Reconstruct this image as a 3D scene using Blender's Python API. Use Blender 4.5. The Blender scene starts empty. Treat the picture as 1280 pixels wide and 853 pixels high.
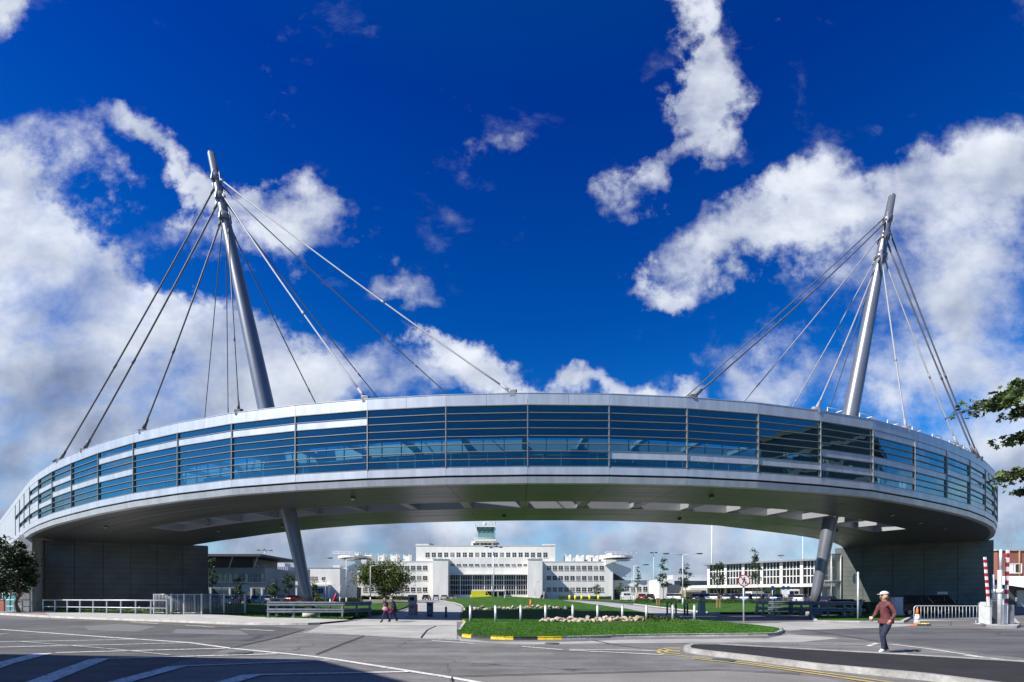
import bpy, bmesh, math, random
from mathutils import Vector, Matrix, Euler
R = math.radians
rnd = random.Random(7)
scene = bpy.context.scene
COL = scene.collection
F = 600.0; CX = 640.0; HY = 747.0; EYE = 1.6

# ------------------------------------------------------------------ helpers
def gz(y):
    if y < 55: return 0.0
    if y < 95: return 0.7*(y-55)/40
    if y < 140: return 0.7+0.2*(y-95)/45
    return 0.9
def at(x, y, D): return Vector(((x-CX)/F*D, D, EYE+(HY-y)/F*D))
def gp(x, y):
    D = EYE*F/(y-HY); return Vector(((x-CX)/F*D, D, 0))

class MB:
    def __init__(s): s.v=[]; s.f=[]; s.m=[]; s.s=[]
    def face(s, pts, mi=0, sm=False):
        b=len(s.v); s.v+= [tuple(p) for p in pts]; s.f.append(tuple(range(b,b+len(pts)))); s.m.append(mi); s.s.append(sm)
    def hexa(s, p, mi=0):   # 8 pts: bottom 0-3 ccw, top 4-7
        b=len(s.v); s.v+=[tuple(q) for q in p]
        for q in ((3,2,1,0),(4,5,6,7),(0,1,5,4),(1,2,6,5),(2,3,7,6),(3,0,4,7)):
            s.f.append(tuple(b+i for i in q)); s.m.append(mi); s.s.append(False)
    def box(s, c, d, rz=0, mi=0):
        c=Vector(c); ca,sa=math.cos(rz),math.sin(rz); p=[]
        for z in (-1,1):
            for x,y in ((-1,-1),(1,-1),(1,1),(-1,1)):
                X,Y=x*d[0]/2,y*d[1]/2
                p.append((c.x+X*ca-Y*sa, c.y+X*sa+Y*ca, c.z+z*d[2]/2))
        s.hexa(p,mi)
    def b2(s, x0,x1,y0,y1,z0,z1, mi=0): s.box(((x0+x1)/2,(y0+y1)/2,(z0+z1)/2),(abs(x1-x0),abs(y1-y0),abs(z1-z0)),0,mi)
    def prism(s, poly, z0, z1, mi=0, top=None):
        n=len(poly); b=len(s.v)
        s.v+=[(p[0],p[1],z0) for p in poly]+[(p[0],p[1],z1) for p in poly]
        s.f.append(tuple(b+n+i for i in range(n))); s.m.append(mi if top is None else top); s.s.append(False)
        s.f.append(tuple(b+n-1-i for i in range(n))); s.m.append(mi); s.s.append(False)
        for i in range(n):
            j=(i+1)%n; s.f.append((b+i,b+j,b+n+j,b+n+i)); s.m.append(mi); s.s.append(False)
    def tube(s, p0, p1, r0, r1=None, n=12, mi=0, caps=True):
        s.path([p0,p1],[r0,r0 if r1 is None else r1],n,mi,caps)
    def path(s, pts, rs, n=10, mi=0, caps=True):
        pts=[Vector(p) for p in pts]; b=len(s.v); prev=None
        for i,p in enumerate(pts):
            t=(pts[min(i+1,len(pts)-1)]-pts[max(i-1,0)]).normalized()
            if prev is None:
                u=t.cross(Vector((0,0,1)))
                if u.length<.05: u=Vector((1,0,0)).cross(t)
                u.normalize()
            else:
                u=(prev-t*prev.dot(t)).normalized()
            prev=u; w=t.cross(u); r=rs[i] if hasattr(rs,'__len__') else rs
            for k in range(n):
                a=2*math.pi*k/n; q=p+u*(r*math.cos(a))+w*(r*math.sin(a)); s.v.append(tuple(q))
        for i in range(len(pts)-1):
            for k in range(n):
                k2=(k+1)%n; s.f.append((b+i*n+k2,b+i*n+k,b+(i+1)*n+k,b+(i+1)*n+k2)); s.m.append(mi); s.s.append(True)
        if caps:
            s.f.append(tuple(b+k for k in range(n))); s.m.append(mi); s.s.append(False)
            e=b+(len(pts)-1)*n; s.f.append(tuple(e+n-1-k for k in range(n))); s.m.append(mi); s.s.append(False)
    def ball(s, c, r, mi=0, nu=12, nv=8, sc=(1,1,1)):
        b=len(s.v); c=Vector(c)
        for j in range(nv+1):
            ph=math.pi*j/nv
            for i in range(nu):
                th=2*math.pi*i/nu
                s.v.append((c.x+r*sc[0]*math.sin(ph)*math.cos(th),c.y+r*sc[1]*math.sin(ph)*math.sin(th),c.z+r*sc[2]*math.cos(ph)))
        for j in range(nv):
            for i in range(nu):
                i2=(i+1)%nu; s.f.append((b+j*nu+i,b+(j+1)*nu+i,b+(j+1)*nu+i2,b+j*nu+i2)); s.m.append(mi); s.s.append(True)
    def build(s, name, mats, parent=None, loc=None):
        me=bpy.data.meshes.new(name)
        o=Vector(loc) if loc is not None else Vector((0,0,0))
        me.from_pydata([(v[0]-o.x,v[1]-o.y,v[2]-o.z) for v in s.v],[],s.f)
        if not isinstance(mats,(list,tuple)): mats=[mats]
        for m in mats: me.materials.append(m)
        me.polygons.foreach_set('material_index',s.m); me.polygons.foreach_set('use_smooth',s.s)
        me.update()
        ob=bpy.data.objects.new(name,me); COL.objects.link(ob)
        if parent is not None:
            ob.parent=parent; ob.location=o-Vector(WL.get(parent.name,(0,0,0))); WL[ob.name]=o
        else:
            ob.location=o; WL[ob.name]=o
        return ob
WL={}
def tag(o,label,cat,group=None,kind=None):
    if label: o['label']=label
    if cat: o['category']=cat
    if group: o['group']=group
    if kind: o['kind']=kind
    return o
def thing(name,label,cat,loc=(0,0,0),group=None,rz=0):
    o=bpy.data.objects.new(name,None); COL.objects.link(o); o.location=loc; o.rotation_euler=(0,0,rz)
    WL[o.name]=Vector(loc)
    return tag(o,label,cat,group)
def local(parent,mb,name,mats):          # mesh in the parent's own coordinates
    ob=mb.build(name,mats); ob.parent=parent; ob.location=(0,0,0); return ob
def struct(name,mb,mats):
    o=mb.build(name,mats); o['kind']='structure'; return o

# ------------------------------------------------------------------ materials
def newmat(name):
    m=bpy.data.materials.new(name); m.use_nodes=True
    return m,m.node_tree,m.node_tree.nodes['Principled BSDF']
def N(nt,t,**k):
    n=nt.nodes.new(t)
    for a,b in k.items():
        if a.startswith('i_'):
            key=a[2:]; key=int(key) if key.isdigit() else key
            n.inputs[key].default_value=b
        else: setattr(n,a,b)
    return n
def L(nt,a,b): nt.links.new(a,b)
def mat(name,c,rough=.6,metal=0.,var=.12,scale=3.,bump=0.,bscale=30.,spec=.5,c2=None,fine=0.,island=0.,stretch=(1,1,1)):
    m,nt,p=newmat(name)
    p.inputs['Roughness'].default_value=rough; p.inputs['Metallic'].default_value=metal
    p.inputs['Specular IOR Level'].default_value=spec
    geo=N(nt,'ShaderNodeNewGeometry'); mp=N(nt,'ShaderNodeMapping'); mp.inputs['Scale'].default_value=stretch
    L(nt,geo.outputs['Position'],mp.inputs['Vector'])
    nz=N(nt,'ShaderNodeTexNoise',i_Scale=scale,i_Detail=6.,i_Roughness=.6); L(nt,mp.outputs[0],nz.inputs['Vector'])
    mr=N(nt,'ShaderNodeMapRange',i_1=.32,i_2=.68); L(nt,nz.outputs[0],mr.inputs[0])
    c2=c2 or tuple(min(1,x*(1+var*1.5)) for x in c); c1=tuple(x*(1-var) for x in c)
    mx=N(nt,'ShaderNodeMix',data_type='RGBA'); mx.inputs[6].default_value=(*c1,1); mx.inputs[7].default_value=(*c2,1)
    L(nt,mr.outputs[0],mx.inputs[0]); out=mx.outputs[2]
    if fine:
        n2=N(nt,'ShaderNodeTexNoise',i_Scale=bscale,i_Detail=3.,i_Roughness=.7); L(nt,mp.outputs[0],n2.inputs['Vector'])
        m2=N(nt,'ShaderNodeMapRange',i_1=.25,i_2=.75,i_3=1-fine,i_4=1+fine); L(nt,n2.outputs[0],m2.inputs[0])
        mm=N(nt,'ShaderNodeMix',data_type='RGBA',blend_type='MULTIPLY'); mm.inputs[0].default_value=1
        L(nt,out,mm.inputs[6]); L(nt,m2.outputs[0],mm.inputs[7]); out=mm.outputs[2]
    if island:
        m2=N(nt,'ShaderNodeMapRange',i_3=1-island,i_4=1+island); L(nt,geo.outputs['Random Per Island'],m2.inputs[0])
        mm=N(nt,'ShaderNodeMix',data_type='RGBA',blend_type='MULTIPLY'); mm.inputs[0].default_value=1
        L(nt,out,mm.inputs[6]); L(nt,m2.outputs[0],mm.inputs[7]); out=mm.outputs[2]
    L(nt,out,p.inputs['Base Color'])
    if bump:
        n3=N(nt,'ShaderNodeTexNoise',i_Scale=bscale,i_Detail=4.); L(nt,mp.outputs[0],n3.inputs['Vector'])
        b=N(nt,'ShaderNodeBump',i_Strength=bump,i_Distance=.03); L(nt,n3.outputs[0],b.inputs['Height']); L(nt,b.outputs[0],p.inputs['Normal'])
    return m

M={}
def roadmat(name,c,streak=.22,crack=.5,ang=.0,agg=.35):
    m,nt,pr=newmat(name); pr.inputs['Roughness'].default_value=.82; pr.inputs['Specular IOR Level'].default_value=.3
    geo=N(nt,'ShaderNodeNewGeometry'); P_=geo.outputs['Position']
    def nz(scale,det,ro,st=(1,1,1),rot=0.):
        mp=N(nt,'ShaderNodeMapping'); mp.inputs['Scale'].default_value=st; mp.inputs['Rotation'].default_value=(0,0,rot); L(nt,P_,mp.inputs['Vector'])
        n=N(nt,'ShaderNodeTexNoise',i_Scale=scale,i_Detail=float(det),i_Roughness=ro); L(nt,mp.outputs[0],n.inputs['Vector']); return n.outputs[0]
    def mr(v,a,b,c_,d):
        n=N(nt,'ShaderNodeMapRange',i_1=a,i_2=b,i_3=c_,i_4=d); L(nt,v,n.inputs[0]); return n.outputs[0]
    def mul(a,b):
        n=N(nt,'ShaderNodeMath',operation='MULTIPLY'); L(nt,a,n.inputs[0]); L(nt,b,n.inputs[1]); return n.outputs[0]
    v=mr(nz(.28,5,.6),.33,.67,.70,1.20)
    v=mul(v,mr(nz(1.7,6,.65),.3,.7,.86,1.14))
    v=mul(v,mr(nz(.9,5,.6,(.10,1.6,1),ang),.38,.66,1-streak,1+streak*.6))
    v=mul(v,mr(nz(30,3,.75),.25,.75,1-agg,1+agg))
    v=mul(v,mr(nz(9,3,.7),.3,.7,.9,1.1))
    vo=N(nt,'ShaderNodeTexVoronoi',feature='DISTANCE_TO_EDGE',i_Scale=.33)
    wp=N(nt,'ShaderNodeTexNoise',i_Scale=1.2,i_Detail=5.); L(nt,P_,wp.inputs['Vector']); ad=N(nt,'ShaderNodeVectorMath',operation='MULTIPLY_ADD'); L(nt,wp.outputs['Color'],ad.inputs[0]); ad.inputs[1].default_value=(1.1,1.1,0); L(nt,P_,ad.inputs[2]); L(nt,ad.outputs[0],vo.inputs['Vector'])
    ck=mr(vo.outputs['Distance'],.003,.012,1-crack,1.); gate=mr(nz(.16,2,.5),.46,.56,0,1)
    mxn=N(nt,'ShaderNodeMix'); L(nt,gate,mxn.inputs[0]); mxn.inputs[2].default_value=1.; L(nt,ck,mxn.inputs[3]); v=mul(v,mxn.outputs[0])
    sp=N(nt,'ShaderNodeTexVoronoi',i_Scale=.55); L(nt,P_,sp.inputs['Vector']); v=mul(v,mr(sp.outputs['Distance'],.06,.22,.72,1.))
    cc=N(nt,'ShaderNodeMix',data_type='RGBA',blend_type='MULTIPLY'); cc.inputs[0].default_value=1; cc.inputs[6].default_value=(*c,1); L(nt,v,cc.inputs[7]); L(nt,cc.outputs[2],pr.inputs['Base Color'])
    b_=N(nt,'ShaderNodeBump',i_Strength=.3,i_Distance=.02); L(nt,nz(30,3,.75),b_.inputs['Height']); L(nt,b_.outputs[0],pr.inputs['Normal']); return m
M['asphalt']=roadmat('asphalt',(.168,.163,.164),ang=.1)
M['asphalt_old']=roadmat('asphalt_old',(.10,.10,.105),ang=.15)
M['asphalt_rough']=roadmat('asphalt_rough',(.112,.112,.117),agg=.5,ang=-.3)
M['asphalt_new']=mat('asphalt_new',(.028,.028,.031),.9,var=.15,scale=1.2,bump=.3,bscale=30,fine=.3,spec=.2)
M['asphalt_warm']=mat('asphalt_warm',(.19,.18,.175),.85,var=.12,scale=.6,bump=.2,bscale=28,fine=.2,spec=.3)
M['patch']=mat('road_patch',(.14,.143,.15),.85,var=.1,scale=1.2,fine=.2,bscale=28,spec=.3)
M['concrete_road']=mat('concrete_road',(.31,.305,.295),.8,var=.2,scale=.5,fine=.18,bscale=18,spec=.3)
M['paving']=mat('paving',(.37,.365,.355),.8,var=.12,scale=.7,fine=.12,bscale=12,spec=.3)
M['kerb']=mat('kerb_stone',(.42,.41,.39),.8,var=.22,scale=1.6,fine=.2,bscale=14)
M['kerb_grey']=mat('kerb_grey',(.27,.265,.255),.85,var=.28,scale=1.6,fine=.25,bscale=12,bump=.2)
M['kerb_yellow']=mat('kerb_yellow',(.75,.52,.02),.6,var=.12,scale=4)
M['kerb_black']=mat('kerb_black',(.03,.03,.035),.6,var=.2,scale=4)
M['brick_paving']=mat('brick_paving',(.24,.17,.16),.85,var=.2,scale=4,fine=.2,bscale=10)
def paint(name,c):
    m=mat(name,c,.7,var=.12,scale=1.5,fine=.15,bscale=20)
    nt=m.node_tree; p=nt.nodes['Principled BSDF']
    geo=N(nt,'ShaderNodeNewGeometry'); nz=N(nt,'ShaderNodeTexNoise',i_Scale=9.,i_Detail=6.,i_Roughness=.75); L(nt,geo.outputs['Position'],nz.inputs['Vector'])
    mr=N(nt,'ShaderNodeMapRange',i_1=.33,i_2=.49); L(nt,nz.outputs[0],mr.inputs[0]); L(nt,mr.outputs[0],p.inputs['Alpha'])
    return m
M['line_white']=paint('line_white',(.62,.62,.6))
M['line_faded']=paint('line_faded',(.36,.36,.35))
M['line_yellow']=paint('line_yellow',(.55,.42,.10))
M['grass']=mat('grass',(.030,.085,.010),.9,var=.4,scale=1.1,c2=(.06,.145,.02),fine=.5,bscale=9,bump=.6,spec=.1)
M['blades']=mat('grass_blades',(.035,.125,.012),.8,var=.3,scale=1.2,c2=(.07,.19,.022),island=.45,spec=.2)
M['ground']=mat('ground',(.10,.11,.07),.95,var=.2,scale=.05,fine=.2,bscale=1.)
M['soil']=mat('soil',(.10,.075,.05),.95,var=.25,scale=2,fine=.3,bscale=12)
M['leaf']=mat('leaf',(.035,.075,.018),.6,var=.35,scale=.6,c2=(.06,.11,.022),island=.5,spec=.3)
M['leaf_olive']=mat('leaf_olive',(.065,.115,.018),.7,var=.35,scale=.35,c2=(.11,.13,.02),island=.5,spec=.3)
M['leaf_dark']=mat('leaf_dark',(.022,.045,.016),.6,var=.35,scale=.8,island=.5,spec=.3)
M['leaf_near']=mat('leaf_near',(.030,.060,.010),.5,var=.3,scale=1.5,c2=(.065,.105,.015),island=.5,spec=.4)
M['hedge']=mat('hedge',(.03,.065,.02),.7,var=.35,scale=1,c2=(.05,.10,.025),island=.55,spec=.2)
M['flower']=mat('flower',(.45,.42,.35),.7,var=.2,scale=3,island=.5)
M['bark']=mat('bark',(.09,.07,.055),.9,var=.3,scale=4,bump=.5,bscale=12)
M['stone']=mat('rock',(.235,.20,.155),.85,var=.4,scale=2.5,fine=.3,bscale=14,bump=.5,island=.55)
# bridge
M['alu']=mat('aluminium_cladding',(.54,.55,.57),.40,metal=.45,var=.11,scale=1.2,fine=.06,bscale=40,stretch=(1.5,1.5,.25))
M['alu_grey']=mat('aluminium_trim',(.34,.35,.37),.42,metal=.4,var=.05,scale=.5,fine=.03,bscale=40)
M['mullion']=mat('mullion_metal',(.24,.235,.23),.45,metal=.4,var=.05)
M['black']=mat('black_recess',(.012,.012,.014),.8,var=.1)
M['interior']=mat('interior_ceiling',(.30,.31,.32),.8,var=.06,scale=.8)
M['interior_floor']=mat('interior_floor',(.16,.16,.17),.6,var=.1)
M['roofing']=mat('roofing_membrane',(.3,.3,.3),.9,var=.1)
M['mast']=mat('mast_paint',(.19,.20,.23),.36,metal=.5,var=.06,scale=.8,fine=.03,bscale=6)
M['cable']=mat('cable_steel',(.10,.10,.115),.6,metal=.15,var=.1)
M['cable_light']=mat('cable_bright_steel',(.27,.27,.29),.6,metal=.15,var=.1)
M['steel']=mat('galvanised_steel',(.40,.43,.46),.45,metal=.55,var=.15,scale=5)
M['steel_pale']=mat('pale_galvanised_steel',(.55,.57,.60),.5,metal=.35,var=.12,scale=4)
M['rail']=mat('rail_steel',(.20,.225,.27),.5,metal=.5,var=.18,scale=3)
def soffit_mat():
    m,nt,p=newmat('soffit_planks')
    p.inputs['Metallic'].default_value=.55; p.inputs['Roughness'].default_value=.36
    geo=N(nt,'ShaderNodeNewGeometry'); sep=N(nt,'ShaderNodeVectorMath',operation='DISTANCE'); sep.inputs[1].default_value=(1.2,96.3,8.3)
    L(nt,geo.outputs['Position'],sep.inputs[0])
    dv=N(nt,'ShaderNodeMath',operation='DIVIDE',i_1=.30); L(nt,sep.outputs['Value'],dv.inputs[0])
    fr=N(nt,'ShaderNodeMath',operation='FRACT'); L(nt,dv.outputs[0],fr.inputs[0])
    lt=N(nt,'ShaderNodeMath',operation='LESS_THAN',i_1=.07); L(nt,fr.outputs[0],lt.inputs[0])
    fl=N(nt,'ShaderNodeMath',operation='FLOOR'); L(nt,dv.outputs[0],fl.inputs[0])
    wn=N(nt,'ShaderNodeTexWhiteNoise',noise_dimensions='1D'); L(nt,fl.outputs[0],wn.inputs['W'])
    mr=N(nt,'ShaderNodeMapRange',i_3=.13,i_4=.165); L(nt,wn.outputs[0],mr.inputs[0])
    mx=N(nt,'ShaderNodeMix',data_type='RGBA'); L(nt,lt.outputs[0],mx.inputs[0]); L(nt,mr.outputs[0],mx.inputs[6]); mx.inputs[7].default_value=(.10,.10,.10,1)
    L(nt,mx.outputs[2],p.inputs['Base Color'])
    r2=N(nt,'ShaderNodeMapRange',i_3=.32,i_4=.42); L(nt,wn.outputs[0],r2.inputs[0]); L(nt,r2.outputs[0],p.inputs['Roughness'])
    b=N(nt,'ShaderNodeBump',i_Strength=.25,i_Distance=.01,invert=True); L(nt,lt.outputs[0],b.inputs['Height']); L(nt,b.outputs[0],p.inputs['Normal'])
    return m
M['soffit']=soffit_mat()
def wallpanel_mat():
    m,nt,p=newmat('wall_cladding')
    p.inputs['Metallic'].default_value=.25; p.inputs['Roughness'].default_value=.45
    geo=N(nt,'ShaderNodeNewGeometry'); sx=N(nt,'ShaderNodeSeparateXYZ'); L(nt,geo.outputs['Position'],sx.inputs[0])
    dv=N(nt,'ShaderNodeMath',operation='DIVIDE',i_1=.62); L(nt,sx.outputs['Z'],dv.inputs[0])
    fr=N(nt,'ShaderNodeMath',operation='FRACT'); L(nt,dv.outputs[0],fr.inputs[0])
    lt=N(nt,'ShaderNodeMath',operation='LESS_THAN',i_1=.05); L(nt,fr.outputs[0],lt.inputs[0])
    nz=N(nt,'ShaderNodeTexNoise',i_Scale=.6,i_Detail=6.); L(nt,geo.outputs['Position'],nz.inputs['Vector'])
    mr=N(nt,'ShaderNodeMapRange',i_1=.3,i_2=.7,i_3=.8,i_4=1.2); L(nt,nz.outputs[0],mr.inputs[0])
    mm=N(nt,'ShaderNodeMix',data_type='RGBA',blend_type='MULTIPLY'); mm.inputs[0].default_value=1; mm.inputs[6].default_value=(.12,.132,.124,1); L(nt,mr.outputs[0],mm.inputs[7])
    mx=N(nt,'ShaderNodeMix',data_type='RGBA'); L(nt,lt.outputs[0],mx.inputs[0]); L(nt,mm.outputs[2],mx.inputs[6]); mx.inputs[7].default_value=(.05,.052,.052,1)
    L(nt,mx.outputs[2],p.inputs['Base Color'])
    return m
M['wallclad']=wallpanel_mat()
def glass_mat(name,tint,refl,lo,hi,rough=.015,dirt=0.):
    m,nt,p=newmat(name); nt.nodes.remove(p); out=nt.nodes['Material Output']
    tr=N(nt,'ShaderNodeBsdfTransparent'); tr.inputs[0].default_value=(*tint,1)
    gl=N(nt,'ShaderNodeBsdfGlossy'); gl.inputs['Color'].default_value=(*refl,1); gl.inputs['Roughness'].default_value=rough
    gg_=N(nt,'ShaderNodeNewGeometry'); gn=N(nt,'ShaderNodeTexNoise',i_Scale=.55,i_Detail=2.); L(nt,gg_.outputs['Position'],gn.inputs['Vector']); gb=N(nt,'ShaderNodeBump',i_Strength=.35,i_Distance=.05); L(nt,gn.outputs[0],gb.inputs['Height']); L(nt,gb.outputs[0],gl.inputs['Normal'])
    lw=N(nt,'ShaderNodeLayerWeight',i_Blend=.5); mr=N(nt,'ShaderNodeMapRange',i_3=lo,i_4=hi); L(nt,lw.outputs['Facing'],mr.inputs[0])
    mx=N(nt,'ShaderNodeMixShader'); L(nt,mr.outputs[0],mx.inputs[0]); L(nt,tr.outputs[0],mx.inputs[1]); L(nt,gl.outputs[0],mx.inputs[2]); L(nt,mx.outputs[0],out.inputs[0])
    return m
M['glass']=glass_mat('tinted_glass',(.34,.66,.70),(.40,.64,.70),.14,.72)
M['glass_in']=glass_mat('clear_glass',(.70,.86,.88),(.8,.9,.95),.06,.5)
M['window']=mat('window_pane',(.015,.018,.022),.08,var=.2,scale=.4,spec=.6)
M['window_blue']=mat('window_pane_blue',(.03,.05,.07),.08,var=.2,scale=.4,spec=.8)
M['white_wall']=mat('white_render',(.68,.655,.60),.8,var=.07,scale=.5,fine=.06,bscale=3,stretch=(1,1,.25))
M['cream_wall']=mat('pale_render',(.62,.61,.58),.8,var=.06,scale=.25,fine=.04,bscale=3)
M['grey_wall']=mat('grey_cladding',(.30,.31,.33),.6,var=.08,scale=.3)
M['light_grey_wall']=mat('light_grey_cladding',(.45,.46,.48),.6,var=.08,scale=.3)
M['dark_roof']=mat('dark_roof',(.045,.048,.055),.6,var=.1)
M['concrete']=mat('concrete',(.38,.38,.37),.8,var=.15,scale=1.2,fine=.15,bscale=10,bump=.2)
M['teal_glass']=mat('teal_glass',(.012,.085,.08),.08,var=.1,spec=.8)
M['teal_pale']=mat('teal_panel',(.17,.30,.28),.4,var=.08)
M['hall_glass']=mat('hall_glazing',(.02,.026,.035),.12,var=.3,scale=.3,spec=.35)
def brick_mat():
    m,nt,p=newmat('red_brick'); p.inputs['Roughness'].default_value=.85
    tc=N(nt,'ShaderNodeNewGeometry'); sx=N(nt,'ShaderNodeSeparateXYZ'); L(nt,tc.outputs['Position'],sx.inputs[0])
    ad=N(nt,'ShaderNodeMath',operation='ADD'); L(nt,sx.outputs['X'],ad.inputs[0]); L(nt,sx.outputs['Y'],ad.inputs[1])
    cb=N(nt,'ShaderNodeCombineXYZ'); L(nt,ad.outputs[0],cb.inputs['X']); L(nt,sx.outputs['Z'],cb.inputs['Y'])
    bt=N(nt,'ShaderNodeTexBrick',i_Scale=1.,); bt.inputs['Brick Width'].default_value=.24; bt.inputs['Row Height'].default_value=.08; bt.inputs['Mortar Size'].default_value=.008
    bt.inputs['Color1'].default_value=(.22,.045,.03,1); bt.inputs['Color2'].default_value=(.30,.07,.04,1); bt.inputs['Mortar'].default_value=(.3,.25,.22,1)
    L(nt,cb.outputs[0],bt.inputs['Vector']); L(nt,bt.outputs[0],p.inputs['Base Color']); return m
M['brick']=brick_mat()
M['white']=mat('white_paint',(.78,.78,.76),.45,var=.05)
M['red']=mat('red_paint',(.42,.02,.03),.45,var=.08)
M['redlamp']=mat('lamp_red',(.4,.02,.02),.25,var=.05)
M['orange']=mat('orange_plastic',(.8,.16,.02),.5,var=.1)
M['yellow']=mat('yellow_paint',(.80,.66,.02),.45,var=.08)
M['teal_board']=mat('teal_hoarding',(.04,.24,.25),.6,var=.12)
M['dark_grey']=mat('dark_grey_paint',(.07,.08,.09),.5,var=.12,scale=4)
M['mid_grey']=mat('mid_grey_paint',(.20,.21,.23),.5,var=.12,scale=4)
M['pale_grey']=mat('pale_grey_paint',(.5,.52,.53),.5,var=.1,scale=4)
M['timber']=mat('timber',(.30,.19,.09),.8,var=.25,scale=6)
M['rubber']=mat('rubber',(.02,.02,.02),.8,var=.1)
M['chrome']=mat('wheel_alloy',(.5,.5,.52),.3,metal=.8,var=.05)
M['lampglass']=mat('headlight_lens',(.6,.62,.65),.1,var=.05)
M['canvas']=mat('khaki_canvas',(.24,.21,.14),.9,var=.15)
M['signgreen']=mat('sign_back_teal',(.05,.13,.12),.5,var=.1)
M['skin']=mat('skin',(.50,.29,.20),.55,var=.08,scale=8)
M['jumper']=mat('maroon_jumper',(.12,.035,.038),.9,var=.25,scale=9,bump=1.0,bscale=11)
M['jeans']=mat('dark_jeans',(.018,.022,.05),.85,var=.35,scale=9,bump=1.0,bscale=12)
M['coat']=mat('dark_coat',(.018,.018,.028),.85,var=.25,scale=8)
M['hair']=mat('dark_hair',(.02,.014,.01),.5,var=.2,scale=20)
M['cap']=mat('pale_cap',(.6,.57,.48),.8,var=.1)
M['shoe']=mat('white_shoe',(.7,.7,.68),.6,var=.08)
M['shoe_dark']=mat('dark_shoe',(.02,.02,.02),.6,var=.1)
M['pink']=mat('pink_fabric',(.75,.25,.36),.7,var=.12,scale=8)
M['magenta']=mat('magenta_fabric',(.55,.03,.22),.7,var=.12,scale=8)
def perforated():
    m,nt,p=newmat('perforated_sheet'); out=nt.nodes['Material Output']
    p.inputs['Base Color'].default_value=(.62,.64,.65,1); p.inputs['Roughness'].default_value=.5; p.inputs['Metallic'].default_value=.2
    p.inputs['Alpha'].default_value=.62
    return m
M['perforated']=perforated()
def carpaint(name,c): 
    m=mat(name,c,.28,metal=.25,var=.04,spec=.6); m.node_tree.nodes['Principled BSDF'].inputs['Coat Weight'].default_value=.6; return m
PAINT={k:carpaint('car_paint_'+k,c) for k,c in dict(black=(.012,.012,.015),navy=(.015,.03,.11),blue=(.03,.09,.28),silver=(.45,.46,.48),white=(.75,.75,.74),red=(.32,.02,.02),green=(.02,.08,.06),grey=(.14,.15,.16),yellow=(.80,.72,.02)).items()}

# ------------------------------------------------------------------ camera
cam=bpy.data.cameras.new('camera'); co=bpy.data.objects.new('camera',cam); COL.objects.link(co)
co.location=(0,0,EYE); co.rotation_euler=(R(90),0,0)
cam.sensor_width=36; cam.sensor_fit='HORIZONTAL'; cam.lens=36*F/1280; cam.shift_y=(HY-426.5)/1280; cam.clip_end=6000; cam.clip_start=.1
scene.camera=co

# ------------------------------------------------------------------ light and sky
SUN_AZ=26; SUN_EL=43
sd=Vector((-math.cos(R(SUN_AZ))*math.cos(R(SUN_EL)),-math.sin(R(SUN_AZ))*math.cos(R(SUN_EL)),math.sin(R(SUN_EL))))
sl=bpy.data.lights.new('sun','SUN'); sl.energy=5.0; sl.angle=R(.5); sl.color=(1,.95,.87)
so=bpy.data.objects.new('sun',sl); COL.objects.link(so); so.rotation_euler=sd.to_track_quat('Z','Y').to_euler(); so.location=(-60,-40,80)
w=bpy.data.worlds.new('World'); scene.world=w; w.use_nodes=True
nt=w.node_tree; bg=nt.nodes['Background']; bg.inputs['Strength'].default_value=.07
sky=N(nt,'ShaderNodeTexSky',sky_type='NISHITA'); sky.sun_disc=False; sky.sun_elevation=R(SUN_EL); sky.sun_rotation=math.atan2(sd.x,sd.y)
sky.air_density=1.0; sky.dust_density=.3; sky.ozone_density=3.0
tc=N(nt,'ShaderNodeTexCoord'); DIR=tc.outputs['Generated']
hs=N(nt,'ShaderNodeHueSaturation',i_Saturation=1.45,i_Value=1.0); L(nt,sky.outputs[0],hs.inputs['Color'])
tint=N(nt,'ShaderNodeMix',data_type='RGBA',blend_type='MULTIPLY'); tint.inputs[0].default_value=1; tg=N(nt,'ShaderNodeValToRGB'); te=tg.color_ramp.elements; te[0].position=.05; te[0].color=(.75,1.30,1.45,1); tm_=te.new(.34); tm_.color=(.27,.88,1.42,1); te[1].position=.72; te[1].color=(.085,.42,1.08,1); L(nt,hs.outputs[0],tint.inputs[6])
sxyz=N(nt,'ShaderNodeSeparateXYZ'); L(nt,DIR,sxyz.inputs[0]); DZ=sxyz.outputs['Z']; L(nt,DZ,tg.inputs[0]); L(nt,tg.outputs[0],tint.inputs[7])
def Mth(op,a,b=None,clamp=False):
    n=N(nt,'ShaderNodeMath',operation=op,use_clamp=clamp)
    for i,q in enumerate((a,b)):
        if q is None: continue
        if isinstance(q,(int,float)): n.inputs[i].default_value=q
        else: L(nt,q,n.inputs[i])
    return n.outputs[0]
def MR(v,a,b,c=0.,d=1.,smooth=False):
    n=N(nt,'ShaderNodeMapRange',i_1=a,i_2=b,i_3=c,i_4=d)
    if smooth: n.interpolation_type='SMOOTHSTEP'
    L(nt,v,n.inputs[0]); return n.outputs[0]
SX=sxyz.outputs['X']; SY=sxyz.outputs['Y']
ay=Mth('MAXIMUM',Mth('ABSOLUTE',SY),.35)
qv=N(nt,'ShaderNodeCombineXYZ'); L(nt,Mth('DIVIDE',SX,ay),qv.inputs[0]); L(nt,Mth('DIVIDE',SY,ay),qv.inputs[1]); L(nt,Mth('DIVIDE',DZ,ay),qv.inputs[2])
DIR=qv.outputs[0]
_wn=N(nt,'ShaderNodeTexNoise',i_Scale=3.2,i_Detail=7.,i_Roughness=.62); L(nt,DIR,_wn.inputs['Vector'])
_ws=N(nt,'ShaderNodeVectorMath',operation='MULTIPLY_ADD'); L(nt,_wn.outputs['Color'],_ws.inputs[0]); _ws.inputs[1].default_value=(.62,0,.50); 
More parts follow.
